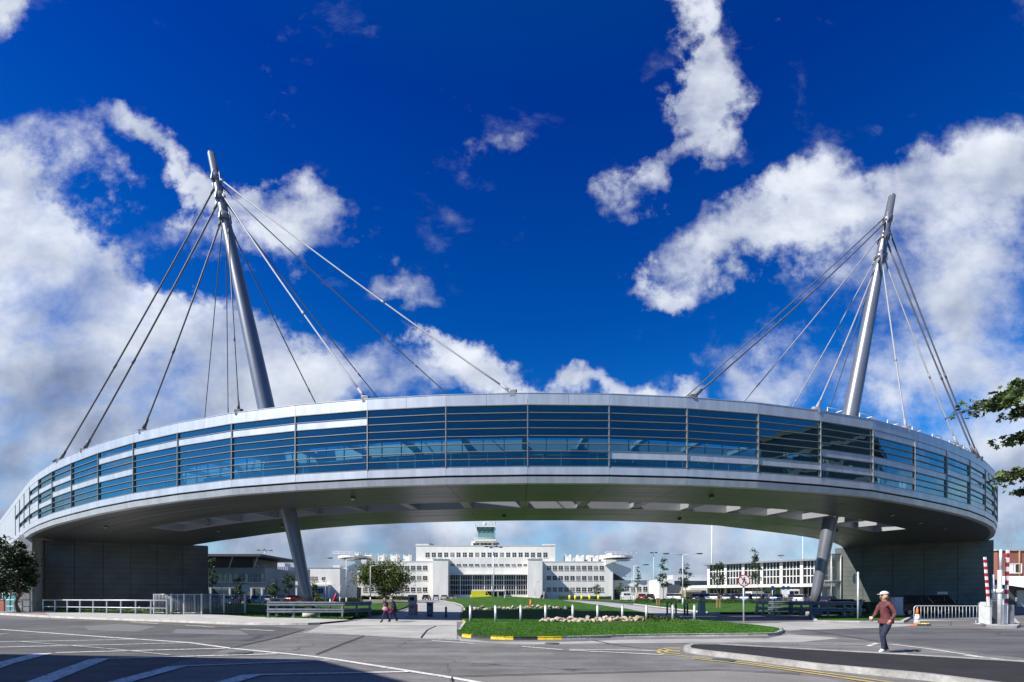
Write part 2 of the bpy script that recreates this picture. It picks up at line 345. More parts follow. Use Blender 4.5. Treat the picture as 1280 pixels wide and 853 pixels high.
_wo=N(nt,'ShaderNodeVectorMath',operation='ADD'); L(nt,DIR,_wo.inputs[0]); _wo.inputs[1].default_value=(-.31,0,-.25); L(nt,_wo.outputs[0],_ws.inputs[2])
WARP=_ws.outputs[0]
def noise(scale,detail=8,rough=.6,dist=.0,off=(0,0,0),stretch=(1,1,1.2)):
    mp=N(nt,'ShaderNodeMapping'); mp.inputs['Location'].default_value=off; mp.inputs['Scale'].default_value=stretch; L(nt,DIR,mp.inputs['Vector'])
    n=N(nt,'ShaderNodeTexNoise',i_Scale=scale,i_Detail=float(detail),i_Roughness=rough,i_Distortion=dist); L(nt,mp.outputs[0],n.inputs['Vector']); return n.outputs[0]
def blob(cx,cy,rx,ry,rot=0,amp=1.):
    c=Vector(((cx-CX)/F,1,(HY-cy)/F)); k=1/F
    mp=N(nt,'ShaderNodeMapping',vector_type='TEXTURE'); mp.inputs['Location'].default_value=c; mp.inputs['Rotation'].default_value=(0,R(rot),0); mp.inputs['Scale'].default_value=(rx*k,1.2,ry*k)
    L(nt,WARP,mp.inputs['Vector']); g=N(nt,'ShaderNodeTexGradient',gradient_type='SPHERICAL'); L(nt,mp.outputs[0],g.inputs[0])
    return g.outputs[1] if amp==1 else Mth('MULTIPLY',g.outputs[1],amp)
def summ(l):
    a=l[0]
    for b in l[1:]: a=Mth('ADD',a,b)
    return a
CLOUDS=[(20,570,290,190,0,2.4),(-60,430,330,250,0,1.7),(90,430,280,190,20,1.8),(0,210,130,120,20,1.3),(230,440,200,120,25,1.6),(380,470,190,75,20,1.5),(100,300,170,110,35,1.2),
 (350,285,165,62,20,1.5),(195,185,130,36,22,1.3),(245,225,60,30,30,1.0),(15,38,80,42,40,1.2),(525,388,100,36,15,1.0),(620,485,140,48,0,1.4),(690,470,60,40,0,.9),(760,476,44,28,0,1.1),(835,478,52,34,0,1.2),(560,460,60,30,0,1.0),
 (866,25,44,105,8,1.3),(880,120,74,120,14,1.6),(870,165,70,80,10,.6),(795,232,90,48,-28,1.4),
 (930,300,150,58,-18,1.25),(1050,268,160,70,-10,1.25),(1230,255,170,100,10,1.7),(850,345,80,34,10,1.1),(1200,380,230,110,10,1.5),(950,450,90,80,-20,.9),(1120,490,240,70,0,1.1),(1300,570,190,110,0,1.6),(645,200,34,26,0,.45),(320,115,44,20,60,.5)]
mask=summ([blob(*c) for c in CLOUDS])
mask=Mth('MINIMUM',mask,1.15)
# clouds behind the viewer and the low bank along the horizon
back=Mth('MULTIPLY',MR(sxyz.outputs['Y'],.25,-.2),MR(noise(1.7,3,.5,off=(3,1,7)),.56,.74,0,1.1))
low=MR(Mth('ADD',DZ,Mth('MULTIPLY',Mth('SUBTRACT',noise(4,4,.5),.5),.16)),.30,.13,0,1.25)
mask=Mth('MAXIMUM',mask,Mth('MAXIMUM',back,Mth('MULTIPLY',low,MR(sxyz.outputs['Y'],-.3,.4,.1,1.))))
fb=noise(4.0,12,.60,.1,stretch=(1.,1,1.45))
dens_in=Mth('ADD',mask,Mth('MULTIPLY',Mth('SUBTRACT',fb,.5),2.9))
dens=MR(dens_in,.20,1.46,smooth=True)
# brightness of the cloud: sunlit edges and grey bellies
sx2=noise(4.2,7,.50,.12,off=(.035,0,-.04))
relief=Mth('MULTIPLY',Mth('SUBTRACT',noise(4.2,7,.50,.12),sx2),1.5)
thick=MR(dens_in,.7,1.9)
darkblob=summ([blob(60,520,330,170,0,1.3),blob(-40,560,260,200,0,1.2),blob(380,690,300,80,0,1.5),blob(1260,640,160,90,0,1.0),blob(1230,420,120,70,0,.5),blob(300,540,200,80,0,.7),blob(560,670,180,50,0,.9)])
bel=noise(3.1,6,.55,.3,off=(5,2,1))
lum=Mth('SUBTRACT',Mth('ADD',Mth('ADD',.91,relief),Mth('MULTIPLY',Mth('SUBTRACT',bel,.55),.75)),Mth('MULTIPLY',thick,.10))
lum=Mth('SUBTRACT',lum,Mth('MULTIPLY',darkblob,.20))
lum=Mth('SUBTRACT',lum,MR(DZ,.20,.05,0.,.36))
lum=Mth('MAXIMUM',Mth('MINIMUM',lum,1.0),.10)
cr=N(nt,'ShaderNodeValToRGB'); e=cr.color_ramp.elements; e[0].position=0; e[0].color=(.11,.135,.22,1); e[1].position=1; e[1].color=(.86,.91,.99,1)
q=e.new(.45); q.color=(.37,.43,.57,1)
L(nt,lum,cr.inputs[0])
cs=N(nt,'ShaderNodeMix',data_type='RGBA',blend_type='MULTIPLY'); cs.inputs[0].default_value=1; cs.inputs[7].default_value=(9.3,9.3,9.3,1); L(nt,cr.outputs[0],cs.inputs[6])
mx=N(nt,'ShaderNodeMix',data_type='RGBA'); L(nt,Mth('MULTIPLY',dens,.97),mx.inputs[0]); L(nt,tint.outputs[2],mx.inputs[6]); L(nt,cs.outputs[2],mx.inputs[7])
L(nt,mx.outputs[2],bg.inputs['Color'])
vs=scene.view_settings; vs.view_transform='Standard'; vs.look='None'; vs.exposure=.66; vs.gamma=1
try: vs.use_curve_mapping=False
except Exception: pass
scene.cycles.max_bounces=8; scene.cycles.transparent_max_bounces=16; scene.cycles.use_denoising=True
scene.cycles.sample_clamp_indirect=6

# ------------------------------------------------------------------ ground sheets
def sheet(name,poly,off,m,cuts=True):
    bm=bmesh.new(); vs_=[bm.verts.new((p[0],p[1],0)) for p in poly]; f=bm.faces.new(vs_)
    if f.normal.z<0: bmesh.ops.reverse_faces(bm,faces=[f])
    f.normal_update()
    if f.normal.z<0: f.normal_flip()
    for yy in (55,95,140):
        g=bm.verts[:]+bm.edges[:]+bm.faces[:]
        bmesh.ops.bisect_plane(bm,geom=g,plane_co=(0,yy,0),plane_no=(0,1,0))
    bmesh.ops.triangulate(bm,faces=bm.faces[:])
    for v in bm.verts: v.co.z=gz(v.co.y)+off
    me=bpy.data.meshes.new(name); bm.to_mesh(me); bm.free(); me.materials.append(m)
    o=bpy.data.objects.new(name,me); COL.objects.link(o); o['kind']='structure'; return o
sheet('ground',[(-2500,-800),(2500,-800),(2500,3000),(-2500,3000)],-.03,M['ground'])
sheet('road',[(-160,-60),(160,-60),(160,139.5),(-160,139.5)],0,M['asphalt'])
P=lambda l:[gp(*q) for q in l]
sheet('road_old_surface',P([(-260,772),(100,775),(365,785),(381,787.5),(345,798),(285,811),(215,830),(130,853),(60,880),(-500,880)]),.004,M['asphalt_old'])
sheet('road_lower_surface',P([(566,853.5),(565,846),(900,838),(1020,846),(1090,860),(1090,930),(566,930)]),.004,M['asphalt_warm'])
sheet('road_rough_surface',P([(985,789),(1120,784.5),(1290,788),(1420,800),(1420,826),(1280,823),(1115,803)]),.004,M['asphalt_rough'])
sheet('concrete_apron',P([(400,782.8),(571,782.4),(571,799.2),(524,797.6),(450,793.5),(383,790.5)]),.004,M['concrete_road'])
sheet('concrete_crossing',P([(985,788.6),(975,786),(905,780.5),(1000,777.5),(1150,781),(1120,784.2)]),.004,M['concrete_road'])
sheet('concrete_strip',[tuple(gp(*q)[:2]) for q in [(571.5,793.5),(577,798.8),(613,802.2),(703,802.8),(780,800),(960,798.2),(985,793),(1050,798),(1000,803),(780,804.5),(640,806),(575,801.5)]],.004,M['concrete_road'])
sheet('road_patch',P([(105,783),(150,780),(196,783.5),(170,790),(110,788)]),.008,M['patch'])
sheet('road_patch',P([(220,786.5),(300,788.5),(312,794.5),(215,792)]),.008,M['patch'])
# approach roads
sheet('concrete_road',[(-10.6,31.6),(-3.3,31.6),(-4.5,41),(-7,67),(-10.4,85),(-14.5,100),(-18,112),(-26,112),(-21,98),(-16.2,82),(-13.5,67),(-11.6,45)],.004,M['concrete_road'])
sheet('concrete_road',[(12.2,42),(18,42),(19.5,60),(19,80),(16,105),(13,122),(-60,122),(-60,117.5),(7,117.5),(10.5,105),(13.6,80),(14.6,60)],.004,M['concrete_road'])

def flatline(name,pts,wd,m,off=.014):
    pts=[Vector((p[0],p[1],0)) for p in pts]; mb=MB(); Ls=[];Rs=[]
    for i,p in enumerate(pts):
        t=(pts[min(i+1,len(pts)-1)]-pts[max(i-1,0)]).normalized(); n=Vector((-t.y,t.x,0)); 
        Ls.append(p+n*wd/2); Rs.append(p-n*wd/2)
    for i in range(len(pts)-1):
        q=[Rs[i],Rs[i+1],Ls[i+1],Ls[i]]; mb.face([(a.x,a.y,off) for a in q])
    return struct(name,mb,m)
def smoothpts(pts,n=4):
    pts=[Vector((p[0],p[1],0)) for p in pts]; out=[]
    for i in range(len(pts)-1):
        p0=pts[max(i-1,0)];p1=pts[i];p2=pts[i+1];p3=pts[min(i+2,len(pts)-1)]
        for k in range(n):
            t=k/n; out.append(.5*((2*p1)+(p2-p0)*t+(2*p0-5*p1+4*p2-p3)*t*t+(-p0+3*p1-3*p2+p3)*t**3))
    out.append(pts[-1]); return out

def pl(l,wd,m='line_white',off=.014,sm=0): return flatline('road_marking',smoothpts(P(l),5) if sm else P(l),wd,M[m],off)
pl([(-60,783.5),(0,787.2),(134,797),(235,803.7),(289,811),(380,820),(416,824.5),(565,848),(640,862)],.15)
pl([(171,799.6),(90,801.5),(0,803),(-60,803)],.13,off=.018)
pl([(232,804.2),(120,807),(0,809.7),(-60,811)],.14,off=.018)
pl([(282,811.2),(70,816.6)],.16,off=.018)
pl([(54,817.8),(0,831.6),(-40,846)],.42,off=.022)
pl([(346,818.2),(118,824.5)],.14,off=.018)
pl([(124,824.8),(50,853.5),(10,872)],.42,off=.022)
pl([(413,826),(215,834)],.14,off=.018)
pl([(221,834.4),(151,853.5),(110,868)],.40,off=.022)
pl([(511,840.6),(309,844.7)],.14,off=.018)
pl([(315,845),(285,853.5),(255,866)],.40,off=.022)
pl([(-20,798),(0,793.4),(10,792)],.12,'line_faded')
pl([(20,802.5),(144,812.6),(212,820)],.09,'line_faded',.026)
for a in ([(163,777.5),(197,780)],[(232,782),(269,784.5)],[(302,786.7),(343,789)],[(540,801.4),(592,805)],[(652,808.7),(703,812.8)],[(1205,820),(1236,823.5)]): pl(a,.13)
pl([(64,774.6),(200,780.3),(289,784)],.09,'line_yellow')
pl([(712,812.6),(790,813.4),(850,814.6)],.12); pl([(712,813.8),(775,816.6),(830,819.6)],.12,off=.018)
pl([(380,791.2),(450,794.2),(524,798.6),(574,800.4)],.12)
pl([(1115,806),(1160,811.5),(1234,823),(1300,830)],.14); pl([(1085,808.5),(1096,804.5)],.14); pl([(1240,825.5),(1300,827.5)],.1,'line_faded',.018)
pl([(985,806),(1060,806.5),(1115,806.5)],.09,'line_faded')
struct('road_marking',(lambda mb:(mb.face([(p.x,p.y,.018) for p in P([(1118,817.6),(1133,817.6),(1138,820.4),(1122,820.4)])]),mb)[1])(MB()),M['line_white'])
pl([(851,810.4),(838,810.6),(826,812.6),(823,815.2),(828,817.8),(848,820.2),(862,821.6)],.10,'line_yellow',.014,1); pl([(851,812.0),(842,812.2),(834,813.6),(832,815.2),(836,816.8),(850,818.4)],.09,'line_yellow',.018,1)
pl([(866,822),(937,829.4),(1030,842),(1123,855)],.10,'line_yellow'); pl([(866,824),(940,832),(1030,845),(1110,857)],.10,'line_yellow',.018)
# dark tar seams
for l in ([(565,853),(565,847),(900,838.4),(1000,843.5)],[(455,795.5),(430,805),(395,819)],[(740,800.8),(765,806),(800,811),(830,812.6)],[(288,811),(345,798),(381,787.6)],[(526,798),(534,788),(545,783)],[(1000,787),(1100,803)]):
    flatline('tar_seam',P(l),.06,M['asphalt_new'],.006+.02)
for (x,y,r) in ((300,817,.32),(905,826,.28),(690,805,.25)):
    c=gp(x,y); mb=MB(); mb.prism([(c.x+r*math.cos(t*math.pi/12),c.y+r*math.sin(t*math.pi/12)) for t in range(24)],.0,.028); struct('manhole_cover',mb,M['dark_grey'])

def kerb(name,pts,wd=.15,h=.12,mats=None,idx=None,z0=-.02):
    mb=MB(); pts=[Vector((p[0],p[1],0)) for p in pts]; A=[];B=[]
    for i,p in enumerate(pts):
        t=(pts[min(i+1,len(pts)-1)]-pts[max(i-1,0)]).normalized(); n=Vector((-t.y,t.x,0)); A.append(p); B.append(p+n*wd)
    for i in range(len(pts)-1):
        a,b,c,d=A[i],A[i+1],B[i+1],B[i]; g=(b-a).normalized()*.006
        q=[a+g,b-g,c-g,d+g]
        inw=(d-a).normalized()*.02
        mb.hexa([(p.x,p.y,z0+gz(p.y)) for p in q]+[((p+(inw if k<2 else p*0)).x,(p+(inw if k<2 else p*0)).y,h+gz(p.y)) for k,p in enumerate(q)],idx[i] if idx else 0)
    return struct(name,mb,mats or M['kerb'])

# grass island
front=smoothpts(P([(579,780),(574,786.5),(571,792),(577,796.2),(595,798),(613,799.2),(641.6,800),(672,800),(702.6,799.8),(740,798.8),(780,797.4),(870,796),(960,795),(976,792.8),(980,790)]),3)
# exact coloured segments: re-split by image x
segs=[]
for i in range(len(front)-1):
    mid=(front[i]+front[i+1])/2; px=CX+mid.x/mid.y*F
    py=HY+EYE*F/mid.y
    if py<791: segs.append(0)
    elif px<575.5: segs.append(2)
    elif px<591: segs.append(1)
    elif px<613: segs.append(2)
    elif px<641.6: segs.append(1)
    elif px<672: segs.append(2)
    elif px<702.6: segs.append(1)
    else: segs.append(0)
kerb('kerb',front,.16,.12,[M['kerb'],M['kerb_yellow'],M['kerb_black']],segs)
right_edge=[gp(980,790),gp(972,786.5),gp(930,781.5),gp(870,777),gp(835,774)]+[Vector((12.4,42,0)),Vector((14.3,60,0)),Vector((13.3,80,0)),Vector((10.2,105,0)),Vector((6.5,117,0))]
kerb('kerb',smoothpts(right_edge,3),.15,.11)
left_edge=[Vector((-17,112,0)),Vector((-14,100,0)),Vector((-10,85,0)),Vector((-6.8,67,0)),Vector((-4.3,41,0)),gp(579,780)]
LE=smoothpts(left_edge,3)
lseg=[1 if (LE[i].y<60 and (i%2==0)) else 0 for i in range(len(LE)-1)]
kerb('kerb',LE,.15,.11,[M['kerb'],M['kerb_yellow']],lseg)
outline=front+smoothpts(right_edge,3)[1:]+[Vector((-10,118,0))]+LE[:-1]
def inside(x,y,poly):
    c=False;n=len(poly);j=n-1
    for i in range(n):
        if (poly[i].y>y)!=(poly[j].y>y) and x<(poly[j].x-poly[i].x)*(y-poly[i].y)/(poly[j].y-poly[i].y)+poly[i].x: c=not c
        j=i
    return c
def mound(x,y): return .95*math.exp(-((x+3)/13)**2-((y-108)/10)**2)+.30*math.exp(-((x-3)/7)**2-((y-52)/9)**2)+.05*math.sin(x*.7)*math.sin(y*.3)*min(1,max(0,(y-22)/8))
def lawn_mesh(name,poly,zf,m,step=1.6):
    bm=bmesh.new(); f=bm.faces.new([bm.verts.new((p.x,p.y,0)) for p in poly])
    f.normal_update()
    if f.normal.z<0: f.normal_flip()
    ys=[p.y for p in poly]; xs=[p.x for p in poly]
    y=min(ys)+step
    while y<max(ys):
        bmesh.ops.bisect_plane(bm,geom=bm.verts[:]+bm.edges[:]+bm.faces[:],plane_co=(0,y,0),plane_no=(0,1,0)); y+=step*(1 if y<45 else 2)
    x=min(xs)+step
    while x<max(xs):
        bmesh.ops.bisect_plane(bm,geom=bm.verts[:]+bm.edges[:]+bm.faces[:],plane_co=(x,0,0),plane_no=(1,0,0)); x+=step*2
    for v in bm.verts: v.co.z=zf(v.co.x,v.co.y)
    for f in bm.faces: f.smooth=True
    bmesh.ops.triangulate(bm,faces=bm.faces[:])
    me=bpy.data.meshes.new(name); bm.to_mesh(me); bm.free(); me.materials.append(m)
    o=bpy.data.objects.new(name,me); COL.objects.link(o); o['kind']='structure'; return o
iz=lambda x,y: gz(y)+.105+mound(x,y)
lawn_mesh('lawn',outline,iz,M['grass'])
# left lawn
left_lawn=[Vector(p) for p in ((-26.8,43.2,0),(-20,37.3,0),(-11.4,32.6,0),(-12.4,45,0),(-14.6,67,0),(-17.5,82,0),(-62,82,0),(-50,60,0))]
lz=lambda x,y: gz(y)+.13+.04*math.sin(x*.5)*math.sin(y*.25)
lawn_mesh('lawn',left_lawn,lz,M['grass'],2.2)
# right lawns
r_lawn=[Vector(p) for p in ((20,46,0),(30,44,0),(44,50,0),(44,82,0),(20.5,82,0),(20.6,60,0))]
lawn_mesh('lawn',r_lawn,lambda x,y:gz(y)+.11,M['grass'],2.4)
kerb('kerb',[(20.2,80),(20.4,60),(19.8,46)],.15,.12)
r2=[Vector((p.x,p.y,0)) for p in P([(1018,777.5),(1132,778),(1142,772)])]+[Vector((34.5,44.5,0)),Vector((24,38.5,0))]
lawn_mesh('lawn',r2,lambda x,y:.11,M['grass'],2.4)
kerb('kerb',[(24,38.5)]+P([(1018,777.8),(1075,778.6),(1130,778.6),(1144,771)]),.2,.12)
r3=[Vector(p) for p in ((20,86,0),(19,108,0),(17,122,0),(70,122,0),(70,100,0),(40,88,0))]
lawn_mesh('lawn',r3,lambda x,y:gz(y)+.11,M['grass'],6)
# grass blades near the viewer
def blades(name,n,region,poly,zf,smin,smax):
    mb=MB(); k=0
    while k<n:
        x=rnd.uniform(region[0],region[1]); y=region[2]+(region[3]-region[2])*rnd.random()**1.6
        if not inside(x,y,poly): continue
        z=zf(x,y); a=rnd.uniform(0,6.28); h=rnd.uniform(smin,smax); wd=h*.22
        dx,dy=math.cos(a)*wd,math.sin(a)*wd; lx,ly=rnd.uniform(-.5,.5)*h,rnd.uniform(-.5,.5)*h
        mb.face([(x-dx,y-dy,z-.01),(x+dx,y+dy,z-.01),(x+lx,y+ly,z+h)]); k+=1
    o=mb.build(name,M['blades']); o['kind']='stuff'; o['label']='short green mown grass on the kerbed island'; return o
b=blades('grass',42000,(-4,13,18.2,34),outline,iz,.03,.07)
o=blades('grass',7000,(-27,-11,32,48),left_lawn,lz,.06,.13); o['label']='short green grass beside the low guard rail'

# pavement on the left
kl=smoothpts(P([(-260,762.5),(-60,766.5),(0,768.8),(67,772.6),(201,777.4),(289,780.8),(370,781.6),(400,781)]),3)
kerb('kerb',kl,.18,.13)
pav=[Vector((p.x,p.y,0)) for p in kl]+[Vector((-10.8,31.9,0)),Vector((-11.3,32.5,0)),Vector((-20,37.1,0)),Vector((-27,43,0)),Vector((-37,50,0)),Vector((-62,62,0)),Vector((-140,80,0))]
pp=[]
for i,p in enumerate(kl):
    t=(kl[min(i+1,len(kl)-1)]-kl[max(i-1,0)]).normalized(); pp.append(p+Vector((-t.y,t.x,0))*.17)
lawn_mesh('pavement',pp+pav[len(kl):],lambda x,y:.11,M['paving'],4)
sheet('brick_pavement',[tuple(gp(*q)[:2]) for q in [(-200,763.6),(0,767.2),(62,770.6),(52,766.6),(-200,760.8)]],.125,M['brick_paving'])
sheet('crossing_pavement',P([(401,777.2),(571,777),(571,782.2),(400,782.6)]),.006,M['paving'])
flatline('drain_line',P([(400,782.6),(571,782.3)]),.10,M['asphalt_new'],.011)
# soil strip with plants in front of the left wall
# traffic island bottom right
isl_far=P([(860,810.2),(864,809.3),(900,809.5),(1004,815.8),(1096,821),(1280,832.6),(1500,847)])
isl_near=P([(1500,895),(1280,868),(1157,851),(1020,837.4),(930,825.5),(870,818),(856,815.5),(854,813),(857,811)])
isl=[Vector((p.x,p.y,0)) for p in isl_far+isl_near]
def inset(poly,d):
    n=len(poly); out=[]
    ar=sum(poly[i].x*poly[(i+1)%n].y-poly[(i+1)%n].x*poly[i].y for i in range(n))
    s=1 if ar>0 else -1
    for i in range(n):
        t=(poly[(i+1)%n]-poly[i-1]).normalized(); out.append(poly[i]+Vector((-t.y,t.x,0))*d*s)
    return out
mb=MB(); inn=inset(isl,.2); n=len(isl)
ins=inset(isl,.025)
for i in range(n):
    j=(i+1)%n; a,b2_,c,d=isl[i],isl[j],ins[j],ins[i]
    mb.face([(a.x,a.y,-.02),(b2_.x,b2_.y,-.02),(c.x,c.y,.13),(d.x,d.y,.13)])
    e1,f1=inn[j],inn[i]; mb.face([(d.x,d.y,.13),(c.x,c.y,.13),(e1.x,e1.y,.13),(f1.x,f1.y,.13)])
    mb.face([(f1.x,f1.y,.13),(e1.x,e1.y,.13),(e1.x,e1.y,.10),(f1.x,f1.y,.10)])
struct('kerb',mb,M['kerb_grey'])
lawn_mesh('traffic_island',inn,lambda x,y:.112,M['asphalt_new'],3)


# ================================================================== the footbridge
BL=4.84
def heading(s):
    sc=max(-10.,min(9.5,s)); h=-.0022+.0746789542*sc+.000577273598*sc*sc/2-.000231981384*sc**3/3
    if s>9.5: h+=(min(s,13.)-9.5)*.072
    if s<-10: h-=.06*min(1,(-10-s)/1.5)
    return h
SUB=8; S0,S1=-23,15
_tab={}
def _fill():
    x,y=.9175,28.3164; _tab[0]=(x,y)
    for i in range(0,S1*SUB):
        h=heading((i+.5)/SUB); x+=math.cos(h)*BL/SUB; y+=math.sin(h)*BL/SUB; _tab[i+1]=(x,y)
    x,y=_tab[0]
    for i in range(0,S0*SUB,-1):
        h=heading((i-.5)/SUB); x-=math.cos(h)*BL/SUB; y-=math.sin(h)*BL/SUB; _tab[i-1]=(x,y)
_fill()
DZK=[(-23,-.25),(-14,-.35),(-10,-.40),(-8,-.36),(-6,-.17),(-4,-.02),(0,.06),(2,.12),(5,.14),(6,.02),(7,-.04),(9,-.08),(15,-.1)]
def dz(s):
    for (a,p),(b,q) in zip(DZK,DZK[1:]):
        if a<=s<=b:
            t=(s-a)/(b-a); return p+(q-p)*t
    return DZK[0][1] if s<S0 else DZK[-1][1]
def fr(s,off,z):        # point on the bridge: joint number, distance in from the front face, height
    i0=math.floor(s); t=s-i0
    i0=max(S0,min(S1-1,i0)); 
    a=_tab[i0*SUB]; b=_tab[(i0+1)*SUB]
    h0,h1=heading(i0),heading(i0+1)
    pa=Vector((a[0]-math.sin(h0)*off,a[1]+math.cos(h0)*off,0)); pb=Vector((b[0]-math.sin(h1)*off,b[1]+math.cos(h1)*off,0))
    p=pa.lerp(pb,s-i0); p.z=z+dz(i0)*(1-(s-i0))+dz(i0+1)*(s-i0); return p
ZT,ZG1,ZG0,ZR,ZL,ZS=13.6,12.89,9.27,8.79,8.67,8.30
GAPA,GAPB=-8.0,9.0
W1,W2,W3=5.4,8.2,13.9
bridge=thing('footbridge','long curved silver footbridge with blue glazed front carried over the road','footbridge',(0.9,28.3,0))
def slab(mb,s0,s1,o0,o1,z0,z1,mi=0,gap=0.0):   # block between two joints and two offsets
    g=gap/BL; a,b=s0+g,s1-g
    mb.hexa([fr(a,o0,z0),fr(b,o0,z0),fr(b,o1,z0),fr(a,o1,z0),fr(a,o0,z1),fr(b,o0,z1),fr(b,o1,z1),fr(a,o1,z1)],mi)
BH=(ZG1-ZG0)/8
def bz(k): return ZG1-(k)*BH     # top of band k (0-based)
PAT={}
for i in range(-10,10): PAT[i]=''
PAT.update({-3:'2',-4:'2',-5:'2',-6:'25',-7:'5',-8:'35',-9:'346',-10:'1346',-11:'1246',-12:'12456',-13:'124568',-14:'1234568',-15:'1234678',-16:'12345678',-17:'12345678',-18:'12345678',
 -2:'2',1:'7',2:'7',3:'7',4:'57',5:'157',6:'15',7:'1358',8:'1358',9:'1257',10:'1357',11:'12478',12:'134568',13:'12345678',14:'12345678'})
# joint numbers: joint 0 is at image x=661, so bay -2 spans 462-559 in the photograph
SHIFT={}
pat={}
pat[0]='';pat[-1]='';pat[-2]='';pat[-3]='2';pat[-4]='2';pat[-5]='2';pat[-6]='2';pat[-7]='25';pat[-8]='5';pat[-9]='35';pat[-10]='36'
pat[-11]='13568'; pat[-12]='123568'; pat[-13]='123568'; pat[-14]='1235678'
for k in (-15,-16,-17,-18): pat[k]='12345678'
for k in range(-23,-18): pat[k]='12345678'
pat[1]='7';pat[2]='7';pat[3]='7';pat[4]='57';pat[5]='157';pat[6]='15';pat[7]='14';pat[8]='1358'
for k in range(9,15): pat[k]=PAT[k]
dim=set()
for i in range(S0,S1):
    white={int(c)-1 for c in pat.get(i,'')}
    # glass
    gm=MB(); fm=MB(); sm=MB(); k=0; anyg=False
    while k<8:
        if k in white:
            k0=k
            while k<8 and k in white: k+=1
            if i<-9 or i>8:
                for q in range(k0,k): slab(sm,i,i+1,-.03,.06,bz(q+1)+.012,bz(q)-.012,0,.008)
            else: slab(sm,i,i+1,-.03,.06,bz(k)+.012,bz(k0)-.012,0,.008)
            continue
        k0=k
        while k<8 and k not in white: k+=1
        gm.face([fr(i,.02,bz(k)),fr(i+1,.02,bz(k)),fr(i+1,.02,bz(k0)),fr(i,.02,bz(k0))]); anyg=True
        for q in range(k0,k+1):
            slab(fm,i,i+1,-.06,.05,bz(q)-.019,bz(q)+.019)
    g=None
    if anyg:
        slab(fm,i-.006,i+.006,-.09,.08,ZG0,ZG1)
        g=gm.build('window',M['glass'],bridge); fm.build('window_frame',M['mullion'],g)
    if white: sm.build('spandrel_panel',M['alu'],g or bridge)
    # parapet and lower fascia
    pm=MB()
    for h in (0,.5):
        a,b=i+h+.0015,i+h+.4985
        pm.hexa([fr(a,-.04,ZG1+.03),fr(b,-.04,ZG1+.03),fr(b,.14,ZG1+.03),fr(a,.14,ZG1+.03),fr(a,-.04,ZT-.03),fr(b,-.04,ZT-.03),fr(b,.14,ZT-.03),fr(a,.14,ZT-.03)])
        pm.hexa([fr(a,-.06,ZT-.03),fr(b,-.06,ZT-.03),fr(b,.30,ZT-.03),fr(a,.30,ZT-.03),fr(a,-.06,ZT),fr(b,-.06,ZT),fr(b,.30,ZT),fr(a,.30,ZT)])
    pm.build('parapet_panel',M['alu'],bridge)
    lm=MB(); slab(lm,i,i+1,-.05,.10,ZR,ZG0-.03,0,.008)
    lm.build('fascia_panel',M['alu'],bridge)
    tm=MB(); a,b=i+.0015,i+.9985
    tm.hexa([fr(a,.05,ZS),fr(b,.05,ZS),fr(b,.42,ZS),fr(a,.42,ZS),fr(a,-.02,ZL),fr(b,-.02,ZL),fr(b,.42,ZL),fr(a,.42,ZL)])
    tm.build('lower_trim',M['alu'],bridge)
    # soffit panels
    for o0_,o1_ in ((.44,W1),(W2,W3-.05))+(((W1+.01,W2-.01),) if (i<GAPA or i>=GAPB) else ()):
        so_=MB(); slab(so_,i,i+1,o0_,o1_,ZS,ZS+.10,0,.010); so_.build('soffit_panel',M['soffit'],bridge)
    # back corridor outer face
    for za_,zb_ in ((ZS,ZG0),(ZG1-.4,ZT)): bm_=MB(); slab(bm_,i,i+1,W3-.1,W3,za_,zb_,0,.008); bm_.build('rear_fascia',M['alu'],bridge)
    gb=MB(); gb.face([fr(i+1,W3-.03,ZG0),fr(i,W3-.03,ZG0),fr(i,W3-.03,ZG1-.4),fr(i+1,W3-.03,ZG1-.4)])
    gg=gb.build('rear_window',M['glass_in'],bridge)
    rf=MB(); slab(rf,i-.006,i+.006,W3-.08,W3+.04,ZG0,ZG1-.4); slab(rf,i,i+1,W3-.06,W3+.03,10.5,10.55); slab(rf,i,i+1,W3-.06,W3+.03,11.4,11.45)
    rf.build('window_frame',M['mullion'],gg)
# continuous pieces
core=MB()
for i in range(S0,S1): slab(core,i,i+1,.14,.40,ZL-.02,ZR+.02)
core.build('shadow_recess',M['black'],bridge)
for nm,zz0,zz1,m in (('corridor_floor',8.86,9.12,'interior_floor'),('corridor_roof',13.02,13.3,'interior')):
    f_=MB()
    for i in range(S0,S1):
        slab(f_,i,i+1,.12,W1-.06,zz0,zz1); slab(f_,i,i+1,W2+.06,W3-.11,zz0,zz1)
        if i<GAPA or i>=GAPB: slab(f_,i,i+1,W1-.05,W2+.05,zz0,zz1)
    f_.build(nm,M[m],bridge)
eb=MB()
for i in range(int(GAPA),int(GAPB)):
    slab(eb,i,i+1,W1+.01,W1+.09,ZS+.0,9.2,0,.01); slab(eb,i,i+1,W2-.09,W2-.01,ZS,9.2,0,.01)
    slab(eb,i,i+1,W1-.02,W1+.06,12.75,ZT-.1,0,.01); slab(eb,i,i+1,W2-.06,W2+.02,12.6,ZT-.1,0,.01)
for s_ in (GAPA,GAPB-.02): slab(eb,s_,s_+.02,W1+.09,W2-.09,ZS,ZT-.1)
eb.build('edge_beam',M['alu_grey'],bridge)
gi=MB(); gf=MB()
for i in range(int(GAPA),int(GAPB)):
    for o_ in (W1-.02,W2+.02):
        gi.face([fr(i,o_,9.2),fr(i+1,o_,9.2),fr(i+1,o_,12.7),fr(i,o_,12.7)])
        for t in (0,1/3,2/3): slab(gf,i+t-.006,i+t+.006,o_-.05,o_+.05,9.2,12.7)
        slab(gf,i,i+1,o_-.04,o_+.04,10.25,10.31)
g=gi.build('inner_glazing',M['glass_in'],bridge); gf.build('window_frame',M['mullion'],g)
